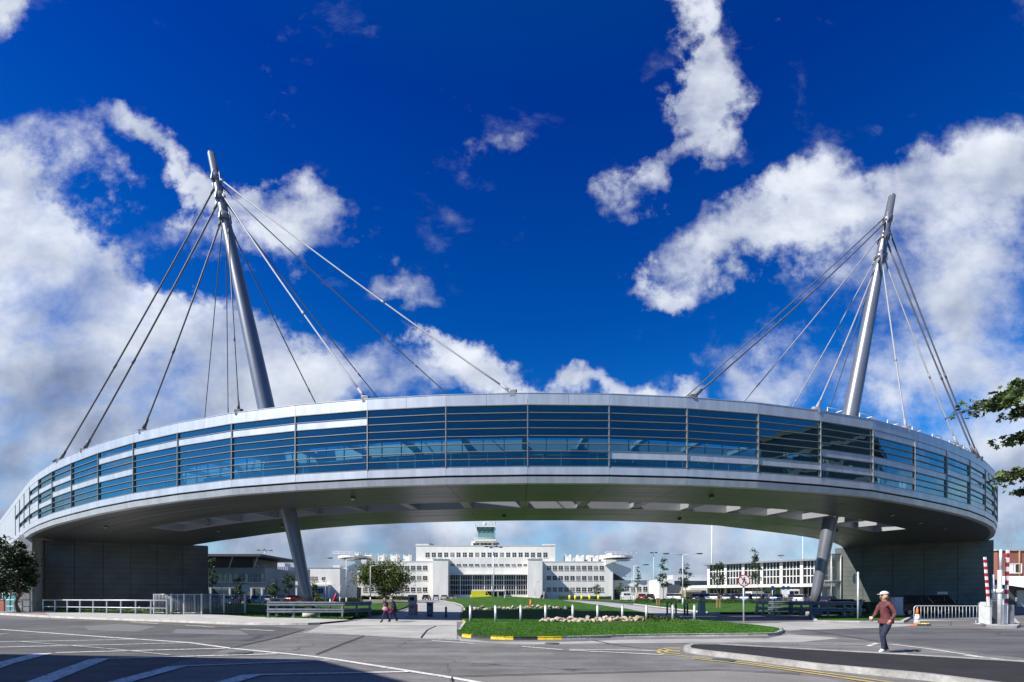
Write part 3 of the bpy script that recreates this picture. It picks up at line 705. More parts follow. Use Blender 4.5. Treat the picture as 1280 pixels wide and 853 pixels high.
for i in range(int(GAPA)+1,int(GAPB)):
    cb=MB(); slab(cb,i-.07,i+.07,W1+.1,W2-.1,ZS+.06,8.85); cb.build('cross_beam',M['alu_grey'],bridge); cb=MB(); slab(cb,i-.05,i+.05,W1+.08,W2-.08,12.9,13.2); cb.build('roof_tie',M['alu_grey'],bridge)
# handrail inside and roof kit
for s_,w_,z_,o_ in ((-4.0,.55,11.0,2.6),(-3.3,.35,10.7,3.2),(-2.75,.75,10.5,2.2),(-1.5,.25,10.3,3.4),(.6,.22,10.9,2.0),(1.2,.4,10.4,3.0),(3.6,.3,12.6,2.4),(4.3,.5,11.6,2.8),(4.9,.3,12.6,2.2),(5.5,.6,11.4,2.6),(6.3,.4,12.6,2.4),(-5.3,.4,10.6,2.8),(-6.2,.3,12.6,2.6)):
    ib=MB(); slab(ib,s_,s_+w_,o_,o_+.5,9.12,z_); ib.build('interior_partition',M['dark_grey'],bridge)
hr=MB()
for i in range(S0+4,S1-2):
    for o_ in (.55,W1-.5): hr.tube(fr(i,o_,10.1),fr(i+1,o_,10.1),.035,n=6)
hr.build('handrail',M['mullion'],bridge)
ln=MB()
for i in range(-9,11):
    for o_ in (1.6,3.6): slab(ln,i+.15,i+.85,o_-.06,o_+.06,12.96,13.015)
ln.build('ceiling_trim',M['mullion'],bridge)
for i,o_ in ((-8.4,2.8),(-5.5,10.8),(-2.5,2.6),(-.4,11.2),(2.7,2.6),(3.4,11.2),(6.6,2.7),(8.0,3.2),(9.4,3.0),(-7.2,9.6),(7.9,9.6)):
    p=fr(i,o_,ZS); lm=MB(); lm.tube(p+Vector((0,0,.02)),p-Vector((0,0,.17)),.17,.15,14,0); lm.tube(p-Vector((0,0,.165)),p-Vector((0,0,.185)),.12,.12,14,1)
    lm.build('soffit_light',[M['dark_grey'],M['lampglass']],bridge)
for k in range(11):
    s_=4.2+k*.62; hm=MB(); a=fr(s_,.25,ZT-.02); b=fr(s_+.3,.25,ZT-.02); u=Vector((0,0,.42))
    hm.path([a,a+u,b+u,b],.035,6); c=fr(s_+.3,1.0,ZT+.02); hm.path([b+u,c+u,c],.035,6)
    hm.build('roof_hoop',M['steel_pale'],bridge)
ru=MB(); p=fr(-9.5,1.2,ZT+.35); ru.box(p,(1.4,1.0,.9),heading(-9.5)); ru.box(p+Vector((0,0,.5)),(1.7,1.3,.1),heading(-9.5))
ru.build('roof_unit',M['dark_grey'],bridge)

# end walls under the bridge
def endwall(label,p0,p1,n,thick,z1,toward):
    p0=Vector((*p0,0)); p1=Vector((*p1,0)); d=(p1-p0); Ln=d.length; d.normalize(); nn=Vector((-d.y,d.x,0))
    if nn.dot(toward)<0: nn=-nn
    t=thing('support_wall',label,'wall',p0)
    mb=MB(); bk=-nn*thick
    mb.hexa([p0-nn*.06,p1-nn*.06,p1+bk,p0+bk]+[q+Vector((0,0,z1-.02)) for q in (p0-nn*.06,p1-nn*.06,p1+bk,p0+bk)])
    mb.build('wall_core',M['black'],t)
    for i in range(n):
        a=p0+d*(Ln*i/n+.02); b=p0+d*(Ln*(i+1)/n-.02); q=MB(); z0=.0; u=Vector((0,0,1))
        q.hexa([a,b,b-nn*.055,a-nn*.055]+[x+u*(z1-.03) for x in (a,b,b-nn*.055,a-nn*.055)])
        q.build('cladding_panel',M['wallclad'],t)
    return t,d,nn
wl,dl,nl=endwall('dark grey clad wall holding up the left end of the bridge',(-51.2,52.6),(-37.6,59.2),6,1.0,8.0,Vector((.4,-1,0)))
wr,dr,nr=endwall('tall dark clad wall holding up the right end of the bridge',(54.9,54.7),(43.2,64.2),5,1.0,8.18,Vector((-1,-.6,0)))
t=thing('bridge_pier','pale concrete pier standing at the near end of the left wall','pier',(-52.1,51.9,0))
mb=MB(); mb.box((-52.0,52.0,4.0),(1.25,1.9,8.0),R(12)); mb.build('shaft',M['concrete'],t)
mb=MB(); mb.box((-51.5,52.3,8.05),(2.2,2.2,.35),R(12)); mb.build('cap_block',M['concrete'],t)
# sign on the right wall
t=thing('notice_board','small red and white notice fixed low on the dark right wall','notice',(45.2,49.6,1))
def onwall(px,z,off):     # point on the right wall seen at image column px
    k=(px-CX)/F; p0=Vector((54.9,54.7,0)); 
    tt=(p0.x-k*p0.y)/(k*dr.y-dr.x); q=p0+dr*tt+nr*off; q.z=z; return q
c=onwall(1178,2.05,.05); an=math.atan2(dr.y,dr.x)
mb=MB(); mb.box(c,(1.0,.05,.62),an); mb.build('board',M['mid_grey'],t)
mb=MB(); mb.box(onwall(1178,2.12,.085),(.9,.02,.28),an); mb.build('panel',M['white'],t); mb=MB(); mb.box(onwall(1178,1.87,.085),(.9,.02,.16),an); mb.build('panel',M['red'],t)
# perforated screen behind the right wall
t=thing('mesh_screen','pale perforated metal screen in a frame beside the right bridge wall','screen',(40.5,62,0))
a=Vector((40.2,62.4,gz(62))); b=Vector((43.5,63.6,gz(62))); u=Vector((0,0,1)); H=7.2
dd=(b-a).normalized(); nq=Vector((-dd.y,dd.x,0))
for i in range(2):
    for j in range(2):
        p=a.lerp(b,i/2); q=a.lerp(b,(i+1)/2); z0=j*H/2+.04; z1=(j+1)*H/2-.04; mb=MB()
        mb.hexa([p+u*z0,q+u*z0,q+u*z0+nq*.03,p+u*z0+nq*.03,p+u*z1,q+u*z1,q+u*z1+nq*.03,p+u*z1+nq*.03]); mb.build('mesh_panel',M['perforated'],t)
mb=MB()
for i in range(3): p=a.lerp(b,i/2)-nq*.06; mb.tube(p,p+u*H,.06,n=8)
for j in range(3): mb.tube(a+u*(j*H/2)-nq*.06,b+u*(j*H/2)-nq*.06,.06,n=8)
mb.build('frame',M['pale_grey'],t)

# ------------------------------------------------------------------ masts and stays
def mast(label,pts,Ds,base_z):
    # pts: image points base, soffit, roof, top ; Ds depths
    P3=[at(x,y,D) for (x,y),D in zip(pts,Ds)]
    t=thing('cable_mast',label,'mast',(P3[0].x,P3[0].y,0))
    top=P3[-1]; axis=(P3[-1]-P3[0])
    # straight axis through base and top
    b0=P3[0]; zz=lambda z: b0+axis*((z-b0.z)/axis.z)
    Z=[base_z,2,5,8,11,14,18,22,26,30,33,top.z]
    rr=[.34,.38,.47,.55,.61,.63,.60,.54,.46,.37,.31,.26]
    mb=MB(); mb.path([zz(z) for z in Z],rr,32); mb.build('pole',M['mast'],t)
    mb=MB(); mb.tube(zz(top.z),zz(top.z+.12),.25,.20,20); mb.build('finial',M['mast'],t)
    mb=MB(); c=zz(base_z); mb.tube((c.x,c.y,0),(c.x,c.y,base_z),.62,.55,24); mb.build('footing',M['concrete'],t)
    for zc,rc in ((top.z-1.9,.32),(top.z-3.4,.36),(top.z-5.0,.41)):
        mb=MB(); mb.tube(zz(zc-.25),zz(zc+.25),rc+.02,rc+.02,24)
        mb.build('collar',M['mast'],t)
        for k in range(4):
            an=k*math.pi/2+.3+zc; d=Vector((math.cos(an),math.sin(an),0)); s=Vector((-d.y,d.x,0))*.05; c=zz(zc); u=Vector((0,0,1)); q=MB()
            q.hexa([c+d*rc-s-u*.55,c+d*(rc+.14)-s-u*.3,c+d*(rc+.14)+s-u*.3,c+d*rc+s-u*.55,c+d*rc-s+u*.45,c+d*(rc+.08)-s+u*.1,c+d*(rc+.08)+s+u*.1,c+d*rc+s+u*.45]); q.build('lug',M['mast'],t)
    return t,zz,top
ml,zl,topl=mast('tall tapered grey mast leaning left through the bridge',[(388,764),(362,640),(330,510),(264,193)],[36.5,37,37,37],.5)
mr_,zr,topr=mast('tall tapered silver mast leaning right through the bridge',[(1017,758),(1035,643),(1066,518),(1115,246)],[41.5,40.2,40.4,40.6],.75)
def img(p): return (CX+p.x/p.y*F, HY-(p.z-EYE)/p.y*F)
def stay(label,zz,top_y,axis_top,bx,by,front,r,m,grp,tx):
    # attach point: on the mast where its image row is top_y
    z=axis_top.z
    for _ in range(60):
        if img(zz(z))[1]<top_y: z-=.25
        else: break
    A=zz(z)
    if front:
        best=None; s=-12.
        while s<12: 
            p=fr(s,.12,ZT+.05); e=abs(img(p)[0]-bx)
            if best is None or e<best[0]: best=(e,p)
            s+=.02
        B=best[1]
    else:
        ax,ay=tx,top_y; s=-14.; best=None
        while s<13:
            p=fr(s,W3-.8,ZT-.15); u_,v_=img(p)
            # distance of this point's image from the line attach -> (bx,by)
            dx,dy=bx-ax,by-ay; e=abs((u_-ax)*dy-(v_-ay)*dx)/math.hypot(dx,dy)
            if (u_-ax)*dx+(v_-ay)*dy>0 and (best is None or e<best[0]): best=(e,p)
            s+=.02
        B=best[1]
    r*=.78; d=(B-A).normalized(); A=A+Vector((d.x,d.y,0)).normalized()*.30
    t=thing('stay_cable',label,'cable',B,grp)
    mb=MB(); n=10; pts=[A.lerp(B,i/n)-Vector((0,0,.25*4*(i/n)*(1-i/n))) for i in range(n+1)]
    mb.path(pts,r,8); mb.build('rod',m,t)
    mb=MB(); mb.tube(B-d*.15,B-d*1.0,r*2.1,r*1.5,10); mb.build('end_socket',m,t); mb=MB(); k=A.lerp(B,.62)-Vector((0,0,.25*4*.62*.38)); mb.tube(k-d*.2,k+d*.2,r*1.35,n=10); mb.build('coupler',m,t)
    mb=MB(); mb.box(B-Vector((0,0,.05)),(.34,.34,.34),heading(0)); mb.tube(B+Vector((-.25,0,.1)),B+Vector((.25,0,.1)),.12,n=10); mb.build('anchor',m,t)
    mb=MB(); mb.tube(A,A+d*.6,r*1.6,r*1.2,10); mb.build('socket',m,t)
C1,C2=M['cable'],M['cable_light']
gl_='stay cables of the left mast'; gr_='stay cables of the right mast'
for lab,ty,tx,bx,by,fro,r,m in (
 ('dark stay cable running farthest left from the left mast',233,266,75,577,1,.075,C1),
 ('dark stay cable second from the left on the left mast',251,269,105,561,1,.08,C1),
 ('dark stay cable with big socket third from the left on the left mast',276,273,178,537,1,.075,C1),
 ('thin steep stay cable left of the near vertical one on the left mast',262,270,253,522,0,.045,C1),
 ('thin near vertical stay cable below the left mast head',277,274,283,517,0,.045,C1),
 ('steep stay cable ending in a socket just left of the left mast foot',287,278,298,513,1,.06,C1),
 ('pale stay cable running farthest right from the left mast to the bridge centre',224,274,641,490,1,.065,C2),
 ('dark thin stay cable below the farthest right one of the left mast',230,276,562,492,0,.055,C1),
 ('pale thick stay cable of the left mast ending at the front parapet',244,279,458,497,1,.08,C2),
 ('dark stay cable just right of the pale thick one on the left mast',250,281,475,497,0,.06,C1),
 ('dark stay cable closest to the left mast on its right',282,286,395,502,0,.06,C1)): stay(lab,zl,ty,topl,bx,by,fro,r,m,gl_,tx)
for lab,ty,tx,bx,by,fro,r,m in (
 ('uppermost stay cable running farthest left from the right mast',272,1109,856,495,0,.06,C1),
 ('second stay cable from the left on the right mast ending in a socket',278,1107,867,494,1,.075,C1),
 ('single stay cable third from the left on the right mast',294,1104,929,501,0,.06,C2),
 ('stay cable fourth from the left on the right mast',321,1099,990,508,0,.06,C2),
 ('pale stay cable fifth from the left on the right mast with socket',325,1098,1020,511,1,.075,C2),
 ('thin stay cable just left of the right mast pole',330,1097,1035,514,0,.05,C1),
 ('pale near vertical stay cable right of the right mast pole',320,1102,1132,533,1,.07,C2),
 ('pale slanting stay cable between the vertical and the dark ones on the right mast',322,1103,1198,556,1,.065,C2),
 ('lower of the two dark stay cables farthest right on the right mast',299,1108,1218.5,564,1,.07,C1),
 ('upper of the two dark stay cables farthest right on the right mast',284,1111,1224,568,1,.07,C1)): stay(lab,zr,ty,topr,bx,by,fro,r,m,gr_,tx)

# ================================================================== far buildings
def bx(mb,x0,x1,y0,y1,D,depth,mi=0):      # block whose front face covers these photo columns/rows at distance D
    a=at(x0,y1,D); b=at(x1,y0,D); mb.b2(a.x,b.x,D,D+depth,a.z,b.z,mi)
def part(name,rects,D,depth,m,par):
    if name=='rib':
        mb=MB()
        for r in rects: bx(mb,*r,D,depth)
        return mb.build(name,M[m],par)
    for r in rects: mb=MB(); bx(mb,*r,D,depth); o=mb.build(name,M[m],par)
    return o
wr_=random.Random(77)
M['blind']=mat('window_blind',(.16,.16,.15),.5,var=.2,scale=.6)
def win(x0,x1,y0,y1,D,par,m='window',bars=1,name='window'):
    w_=MB(); bx(w_,x0,x1,y0,y1,D-.05,.1); m='blind' if (m=='window' and wr_.random()<.16) else m
    o=w_.build(name,M[m],par); f=MB(); t=.55
    bx(f,x0-.35,x1+.35,y1,y1+.5,D-.16,.2)
    for k in range(1,bars+1):
        xx=x0+(x1-x0)*k/(bars+1); bx(f,xx-.14,xx+.14,y0,y1,D-.09,.06)
    if y1-y0>4: bx(f,x0,x1,(y0+y1)/2-.14,(y0+y1)/2+.14,D-.12,.04)
    f.build('window_frame',M['cream_wall'],o); return o
T=thing('terminal_building','long white stepped airport terminal with rows of small windows and curved end terraces','terminal building',(0,147,.9))
mb=MB()
bx(mb,520,694,682.3,756,150,14); mb.build('upper_block',M['white_wall'],T)
part('parapet',[(519.5,536,680.2,682.6),(678.5,694.5,680.2,682.6)],149.9,6,'white_wall',T)
part('parapet_cap',[(519.3,694.7,681.7,682.2)],149.85,.3,'cream_wall',T)
part('entrance_block',[(558,662,697,756)],146.2,3.7,'white_wall',T)
part('side_pylon',[(541,560,699.3,756)],142.5,7.4,'white_wall',T); part('side_pylon',[(659.5,678,699.3,756)],142.5,7.4,'white_wall',T)
part('pylon_cap',[(540.7,560.3,698.6,699.3),(659.2,678.3,698.6,699.3)],142.3,7.7,'cream_wall',T)
part('canopy_ledge',[(558.5,663,717.6,718.6)],144.4,1.7,'cream_wall',T)
for i in range(20):
    x=531.9+i*(684-536.7)/19; win(x,x+4.9,691,696.6,150,T)
for i in range(13):
    x=563.2+i*(654.6-563.2)/12; win(x,x+5.2,705.4,707.6,146.2,T,bars=1)
part('curtain_wall',[(560.3,660,719.2,744.6)],146.05,.2,'window',T)
mb=MB()
for i in range(0,34):
    x=560.3+i*3.02; big=i in (5,10,15,18,23,28); bx(mb,x-(.6 if big else .17),x+(.6 if big else .17),719.2,744.6,145.98,.1)
for j in range(1,4): y=719.2+j*6.2; bx(mb,560.3,660,y-.3,y+.3,145.97,.1)
mb.build('curtain_grid',M['cream_wall'],T)
part('plinth',[(560,592,743.6,756),(632,660.5,743.6,756)],145.6,.8,'white_wall',T)
P1=part('porch',[(590,632,737.2,739.2)],143.2,3,'cream_wall',T); part('porch_column',[(590,591.2,739.2,756),(599.5,600.3,739.2,756),(622,622.8,739.2,756),(631,632,739.2,756)],143.3,.5,'cream_wall',P1)
part('door',[(601,621.5,740,753)],146.0,.15,'window',T)
# wings
part('wing',[(447,543,702.2,756)],148,14,'white_wall',T); part('wing',[(677,766,702.4,756)],148,14,'white_wall',T)
part('wing_cap',[(446.6,543,701.6,702.2),(677,766.4,701.8,702.4)],147.9,.5,'cream_wall',T)
for r0,r1 in ((707.6,712.6),(720.2,725.3),(734.6,739.8)):
    for i in range(10): x=683.6+i*7.32; win(x,x+5.2,r0,r1,148,T)
    for i in range(11): x=453.6+i*7.5; win(x,x+5.4,r0,r1,148,T)
for (x0,x1,y0) in ((443.5,448,690.5),(456,464.3,692),(472.3,480,692.3),(488,496,692.6),(504,511.5,693.2),(706.5,714,693.3),(722,730,693.6),(735,739,694),(741,748,694.5),(752,757,693.5),(761,765,691.5)):
    q=part('stair_head',[(x0,x1,y0+2,703),(x0,x0+1,y0,y0+2),(x1-1,x1,y0,y0+2)],151,4,'white_wall',T)
part('roof_plant',[(718,724,697,702.5),(730,760,698.4,702.5)],155,5,'light_grey_wall',T)
part('roof_plant',[(536.5,540,679.6,682.5)],156,5,'dark_grey',T)
# end terraces: cantilevered slab, curved underside, raking stair wall
def terrace(x0,x1,par,sgn):
    mb=MB(); D=146
    a=at(x0,700.5,D); b=at(x1,694.2,D); xm=(a.x+b.x)/2; rx=abs(b.x-a.x)/2
    poly=[(xm+rx*math.cos(t*math.pi/12),D+5+5*math.sin(t*math.pi/12)) for t in range(24)]
    mb.prism(poly,a.z+.9,b.z); q=mb.build('end_terrace',M['white_wall'],par)
    mb=MB(); n=10
    for k in range(n):
        f0,f1=k/n,(k+1)/n
        ya=700+7.5*f0*f0; yb=700+7.5*f1*f1
        xa=x0+(x1-x0)*(.12+.88*f0) if sgn>0 else x1+(x0-x1)*(.12+.88*f0); xb=x0+(x1-x0)*(.12+.88*f1) if sgn>0 else x1+(x0-x1)*(.12+.88*f1)
        pa,pb=at(xa,ya-1,D+1),at(xb,yb-1,D+1); pc,pd=at(xb,700-.2,D+1),at(xa,700-.2,D+1)
        mb.hexa([(pa.x,D+1,pa.z),(pb.x,D+1,pb.z),(pb.x,D+8,pb.z),(pa.x,D+8,pa.z),(pd.x,D+1,pd.z),(pc.x,D+1,pc.z),(pc.x,D+8,pc.z),(pd.x,D+8,pd.z)])
    mb.build('curved_bracket',M['cream_wall'],q)
    mb=MB()
    for k in range(7):
        x=x0+(x1-x0)*k/6; p=at(x,694.2,D+1); mb.tube(p,p+Vector((0,0,1.0)),.05,n=5)
    pa,pb=at(x0,694.2,D+1),at(x1,694.2,D+1); mb.tube(pa+Vector((0,0,1)),pb+Vector((0,0,1)),.05,n=5); mb.tube(pa+Vector((0,0,.5)),pb+Vector((0,0,.5)),.04,n=5)
    mb.build('terrace_railing',M['cream_wall'],q)
terrace(416.3,458,T,1); terrace(757,795.5,T,-1)
def rake(pts,D,depth,m,name):
    mb=MB(); A=[at(x,y,D) for x,y in pts]; n=len(A); b=len(mb.v)
    mb.v+=[tuple(p) for p in A]+[(p.x,p.y+depth,p.z) for p in A]
    mb.f+= [tuple(range(b,b+n)),tuple(b+2*n-1-i for i in range(n))]; mb.m+=[0,0]; mb.s+=[False]*2
    for i in range(n):
        j=(i+1)%n; mb.f.append((b+j,b+i,b+n+i,b+n+j)); mb.m.append(0); mb.s.append(False)
    return mb.build(name,M[m],T)
rake([(424,712.5),(447,703),(447,727.5),(427,727.5)],149,8,'cream_wall','stair_wall'); rake([(766,702.5),(789,711),(789,714.5),(770,727.5),(766,727.5)],149,8,'cream_wall','stair_wall')
rake([(767,716.5),(782,725.5),(767,725.5)],148.9,.2,'window','stair_glazing')
part('end_block',[(416.2,425.2,706.8,728)],149,8,'white_wall',T); win(417.8,423.9,718.4,726,149,T)
part('low_wing',[(372,447,727.3,756)],150,10,'cream_wall',T); part('low_wing',[(766,824,725.6,756)],150,10,'white_wall',T)
for i in range(6): x=398.5+i*6.3; win(x,x+5,734.6,739.6,150,T)
for i in range(6): x=781+i*7.7; win(x,x+5,733.6,738.8,150,T)
part('doorway',[(439.5,450.5,734.5,752)],147.9,.3,'window',T); part('doorway',[(768,775,737,752)],149.9,.3,'window',T)
# control tower on the roof
CT=part('control_tower',[(589,623.7,676.5,683)],153,9,'white_wall',T)
for x0,x1 in ((591.3,595),(595.6,599),(600.8,604.5),(605,609.5),(610,614.6),(616.5,619.5),(620,623.2)): part('window',[(x0,x1,679.2,683)],152.93,.12,'window',CT)
part('gallery',[(588.2,591.6,681,683),(621.6,626,681,683)],152.5,2,'cream_wall',CT)
part('tower_ledge',[(592.8,620.2,674.2,676.5)],151.8,11,'white_wall',CT)
def frust(name,xc,w0,w1,y0,y1,D,m,par,depth=7):
    mb=MB(); a=at(xc-w0/2,y1,D); b=at(xc+w0/2,y1,D); c=at(xc-w1/2,y0,D); d=at(xc+w1/2,y0,D); g=(w1-w0)/2/F*D
    mb.hexa([(a.x,D,a.z),(b.x,D,b.z),(b.x,D+depth,b.z),(a.x,D+depth,a.z),(c.x,D-g,c.z),(d.x,D-g,d.z),(d.x,D+depth+g,d.z),(c.x,D+depth+g,c.z)]); return mb.build(name,M[m],par)
frust('cab_base',607,19.5,20,664.5,674.2,153,'teal_pale',CT); frust('cab_glass',607,20,22.6,659,664.5,153,'teal_glass',CT); frust('cab_roof',607,23.4,23,657.3,659,152.8,'cream_wall',CT,7.5)
mb=MB()
for k in range(5):
    x0=597.0+k*5.0; x1=595.7+k*5.65; mb.tube(at(x0,664.5,152.75),at(x1,659,152.3),.10,n=6)
mb.build('cab_mullion',M['dark_grey'],CT)
mb=MB(); p=at(606,655.5,156); mb.ball(p,.62); mb.tube(p-Vector((0,0,.9)),p,.2,n=8); mb.build('radome',M['pale_grey'],CT)
mb=MB()
for x,y in ((594.5,655),(596.5,656.5),(600,655.2),(612,656),(616,655.5),(619.5,652),(595,666),(619,666)): a=at(x,y+ (18 if y>660 else 4),153); b=at(x,y,153); mb.tube(a,b,.06,n=5)
mb.build('antenna',M['dark_grey'],CT)
mb=MB()
for y in (672.4,673.4): mb.tube(at(592.8,y,151.9),at(620.2,y,151.9),.05,n=5)
for k in range(8): x=592.8+k*3.9; mb.tube(at(x,672.4,151.9),at(x,674.4,151.9),.05,n=5)
mb.build('gallery_railing',M['pale_grey'],CT)

# left office
M['office_wall']=mat('office_wall',(.27,.27,.275),.7,var=.1,scale=.4)
O=thing('office_building','grey two storey office with dark upper floor under an oversailing flat roof','office building',(-56,85,gz(85)))
part('wall',[(215,331,709.8,756)],85,12,'office_wall',O); part('upper_storey',[(215,316.5,697,709.8)],87,9,'dark_grey',O)
part('roof',[(210,326,692.6,695.6)],82.5,15,'dark_roof',O)
for x in (286,317): mb=MB(); mb.tube(at(x,711,84.6),at(x+5,696,83),.09,n=6); mb.build('roof_strut',M['pale_grey'],O)
for k in range(13):
    x=246+k*6.7; win(x,x+(5.4 if k%3 else 3.6),717.4,727.6,85,O,'window_blue' if k%3==0 else 'window',bars=1)
part('ground_glazing',[(215,327,735.5,751)],84.95,.2,'window_blue',O)
part('column',[(286,288,735.5,756),(313,315,735.5,756),(326,328,735.5,756),(262,264,735.5,756)],84.4,.5,'light_grey_wall',O)
part('sill_band',[(215,331.5,727.9,728.7)],84.8,.3,'pale_grey',O); part('rooftop_rail',[(316.5,331,706.5,707.2),(316.5,317,706.5,710),(330.4,331,706.5,710),(323,323.5,706.5,710)],86,.08,'pale_grey',O)
B2=thing('link_building','low grey corrugated block with a white entrance canopy between the office and terminal','building',(-45,110,gz(110)))
part('wall',[(331,360.5,708.5,757)],112,12,'grey_wall',B2); part('rib',[(331+i*2.3,331.9+i*2.3,708.5,757) for i in range(13)],111.85,.2,'light_grey_wall',B2)
part('canopy',[(343.5,372,727,731.5)],106,7,'white_wall',B2); part('canopy_post',[(345,346,731.5,757),(360,361.5,731.5,757),(369.5,371,731.5,757)],106.3,.4,'white_wall',B2)
part('doorway',[(348,368,733,754)],111.8,.1,'window',B2); part('roof_plant',[(334,341,705.5,708.5),(345,356,704,708.5)],116,3,'pale_grey',B2)
B3=thing('white_block','plain white two storey block with a dark strip window left of the terminal','building',(-42,125,gz(125)))
part('wall',[(360.5,425,710.3,757)],128,14,'white_wall',B3); part('cap',[(360,425.4,709.6,710.3)],127.9,.4,'grey_wall',B3)
win(381,397,721,726.3,128,B3,bars=3); win(402.6,406.4,721.6,725.8,128,B3)
part('ground_storey',[(371,410,731,757)],126,2,'cream_wall',B3)
for i in range(4): x=374+i*8; win(x,x+6,736,741.5,126,B3)
# right hall
H_=thing('glazed_hall','long low hall with white columns and a three row grid of dark windows','terminal hall',(50,100,gz(100)))
hp0=Vector((at(885.8,740,105).x,105,0)); hp1=Vector((at(1050,740,89.0).x,89.0,0)); hd=(hp1-hp0).normalized(); hn=Vector((hd.y,-hd.x,0))
hL=(hp1-hp0).length; hz0=gz(100)
def hb(mb,a,b,o0,o1,z0,z1,mi=0):
    p=hp0+hd*a; q=hp0+hd*b
    pts=[p+hn*o1,q+hn*o1,q+hn*o0,p+hn*o0]; mb.hexa([(v.x,v.y,z0) for v in pts]+[(v.x,v.y,z1) for v in pts],mi)
nb=7; bw=hL/6.75
mb=MB(); hb(mb,-.2,hL+14,-14,-.3,hz0,8.6); mb.build('wall',M['grey_wall'],H_)
mb=MB(); hb(mb,-.9,hL+15,-15,.9,8.62,8.95); mb.build('roof',M['mid_grey'],H_)
for i in range(nb+2):
    mb=MB(); hb(mb,i*bw-.26,i*bw+.26,-.1,.12,hz0,8.61); mb.build('column',M['white_wall'],H_)
    if i<nb+1:
        mb=MB(); hb(mb,i*bw+.33,(i+1)*bw-.33,-.28,-.12,4.35,8.6); g=mb.build('window',M['hall_glass'],H_); mb=MB()
        for k in range(1,5): x=i*bw+.33+(bw-.66)*k/5; hb(mb,x-.055,x+.055,-.12,-.06,4.35,8.6)
        for k in (1,2): z=4.35+4.25*k/3; hb(mb,i*bw+.33,(i+1)*bw-.33,-.115,-.05,z-.07,z+.07)
        mb.build('window_frame',M['white_wall'],g)
        mb=MB(); hb(mb,i*bw+.4,(i+1)*bw-.4,-.28,-.15,hz0,3.4); g=mb.build('ground_glazing',M['window'],H_)
        mb=MB()
        for k in range(1,4): x=i*bw+.4+(bw-.8)*k/4; hb(mb,x-.06,x+.06,-.14,-.08,hz0,3.4)
        mb.build('window_frame',M['white_wall'],g)
mb=MB(); hb(mb,-3.6,hL+12,-.1,2.6,3.62,4.2); mb.build('canopy',M['white_wall'],H_)
for a in (bw*.85,bw*2.3):
    mb=MB(); hb(mb,a,a+.9,-.1,.02,hz0,3.0); mb.build('door',M['red'],H_)
B5=thing('blue_glazed_block','pale blue glazed block in front of the hall behind the saplings','building',(40,128,gz(128)))
part('wall',[(824,887,724.5,757)],136,10,'cream_wall',B5); part('glazing',[(843,887,726.2,733)],135.9,.2,'window_blue',B5)
part('roof',[(841,889,718.8,724.5)],138,12,'light_grey_wall',B5); part('canopy',[(862,886,733.5,738.5)],130,5,'white_wall',B5); part('dark_bay',[(834,850,731,752)],135.8,.3,'dark_grey',B5)
part('ribbon_window',[(826,840,729.5,732.5)],135.9,.2,'window',B5)
# brick building on the right
K=thing('brick_building','red brick building with a white canopy beyond the barrier gates','brick building',(71,70,0))
mb=MB(); mb.b2(70.8,92,70,84,4.2,8.4); mb.build('wall',M['brick'],K); mb=MB(); mb.b2(70.6,92.2,69.85,84.2,8.4,8.62); mb.build('coping',M['concrete'],K)
mb=MB(); mb.b2(71.5,92,69.2,84,0,4.2); mb.build('ground_storey',M['dark_grey'],K)
mb=MB(); mb.b2(72.6,75.2,69,69.2,0,2.6); mb.build('panel',M['pale_grey'],K)
mb=MB(); mb.hexa([(70.9,66,2.9),(92,66,2.9),(92,70,3.6),(70.9,70,3.6),(71.4,66.3,4.0),(92,66.3,4.0),(92,70,4.7),(70.9,70,4.7)]); mb.build('canopy',M['white'],K)
a=at(1260,716,69.95); b=at(1275.5,705.5,69.95); mb=MB(); mb.b2(a.x,b.x,69.9,70.05,a.z,b.z); g=mb.build('window',M['window'],K)
mb=MB(); mb.b2(a.x-.08,b.x+.08,69.82,70,a.z-.12,a.z); mb.b2(a.x-.08,b.x+.08,69.82,70,b.z,b.z+.1); mb.b2(a.x-.1,a.x+.02,69.82,70,a.z,b.z); mb.b2(b.x,b.x+.12,69.82,70,a.z,b.z); mb.b2((a.x+b.x)/2-.06,(a.x+b.x)/2+.06,69.82,70,a.z,b.z); mb.b2(a.x,a.x+.7,69.84,70,a.z,b.z); mb.build('window_frame',M['white'],g)
mb=MB(); mb.tube((73.9,69.9,4.4),(73.9,69.9,8.4),.10,n=8); mb.build('drainpipe',M['timber'],K)
# grey block outside the left edge whose shade falls over the hatched lines
S_=thing('roadside_block','grey flat roofed block beside the road shading the hatched road lines','building',(-30,0,0))
sh=12.0/math.tan(R(SUN_EL)); sx_,sy_=sh*math.cos(R(SUN_AZ)),sh*math.sin(R(SUN_AZ))
cA=Vector((-5.0-sx_,12.35-sy_,0)); dB=Vector((-9.9,1.25,0)).normalized(); dC=Vector((3.3,-3.55,0)).normalized()
poly=[cA,cA+dB*45,cA+dB*45+dC*40,cA+dC*40]
mb=MB(); mb.prism([(p.x,p.y) for p in poly],0,11.7); mb.build('wall',M['grey_wall'],S_); mb=MB(); mb.prism([(p.x,p.y) for p in poly],11.7,12.0); mb.build('roof_edge',M['concrete'],S_)
for z in (2.2,5.4,8.6):
    mb=MB(); e=Vector((-dC.y,dC.x,0)); e=e if e.x>0 else -e
    for k in range(8):
        a=cA+dC*(2+k*4.6)+e*.02; b=a+dC*3
        mb.hexa([(v.x,v.y,z) for v in (a,b,b+e*.06,a+e*.06)]+[(v.x,v.y,z+1.6) for v in (a,b,b+e*.06,a+e*.06)])
    mb.build('ribbon_window',M['window'],S_)

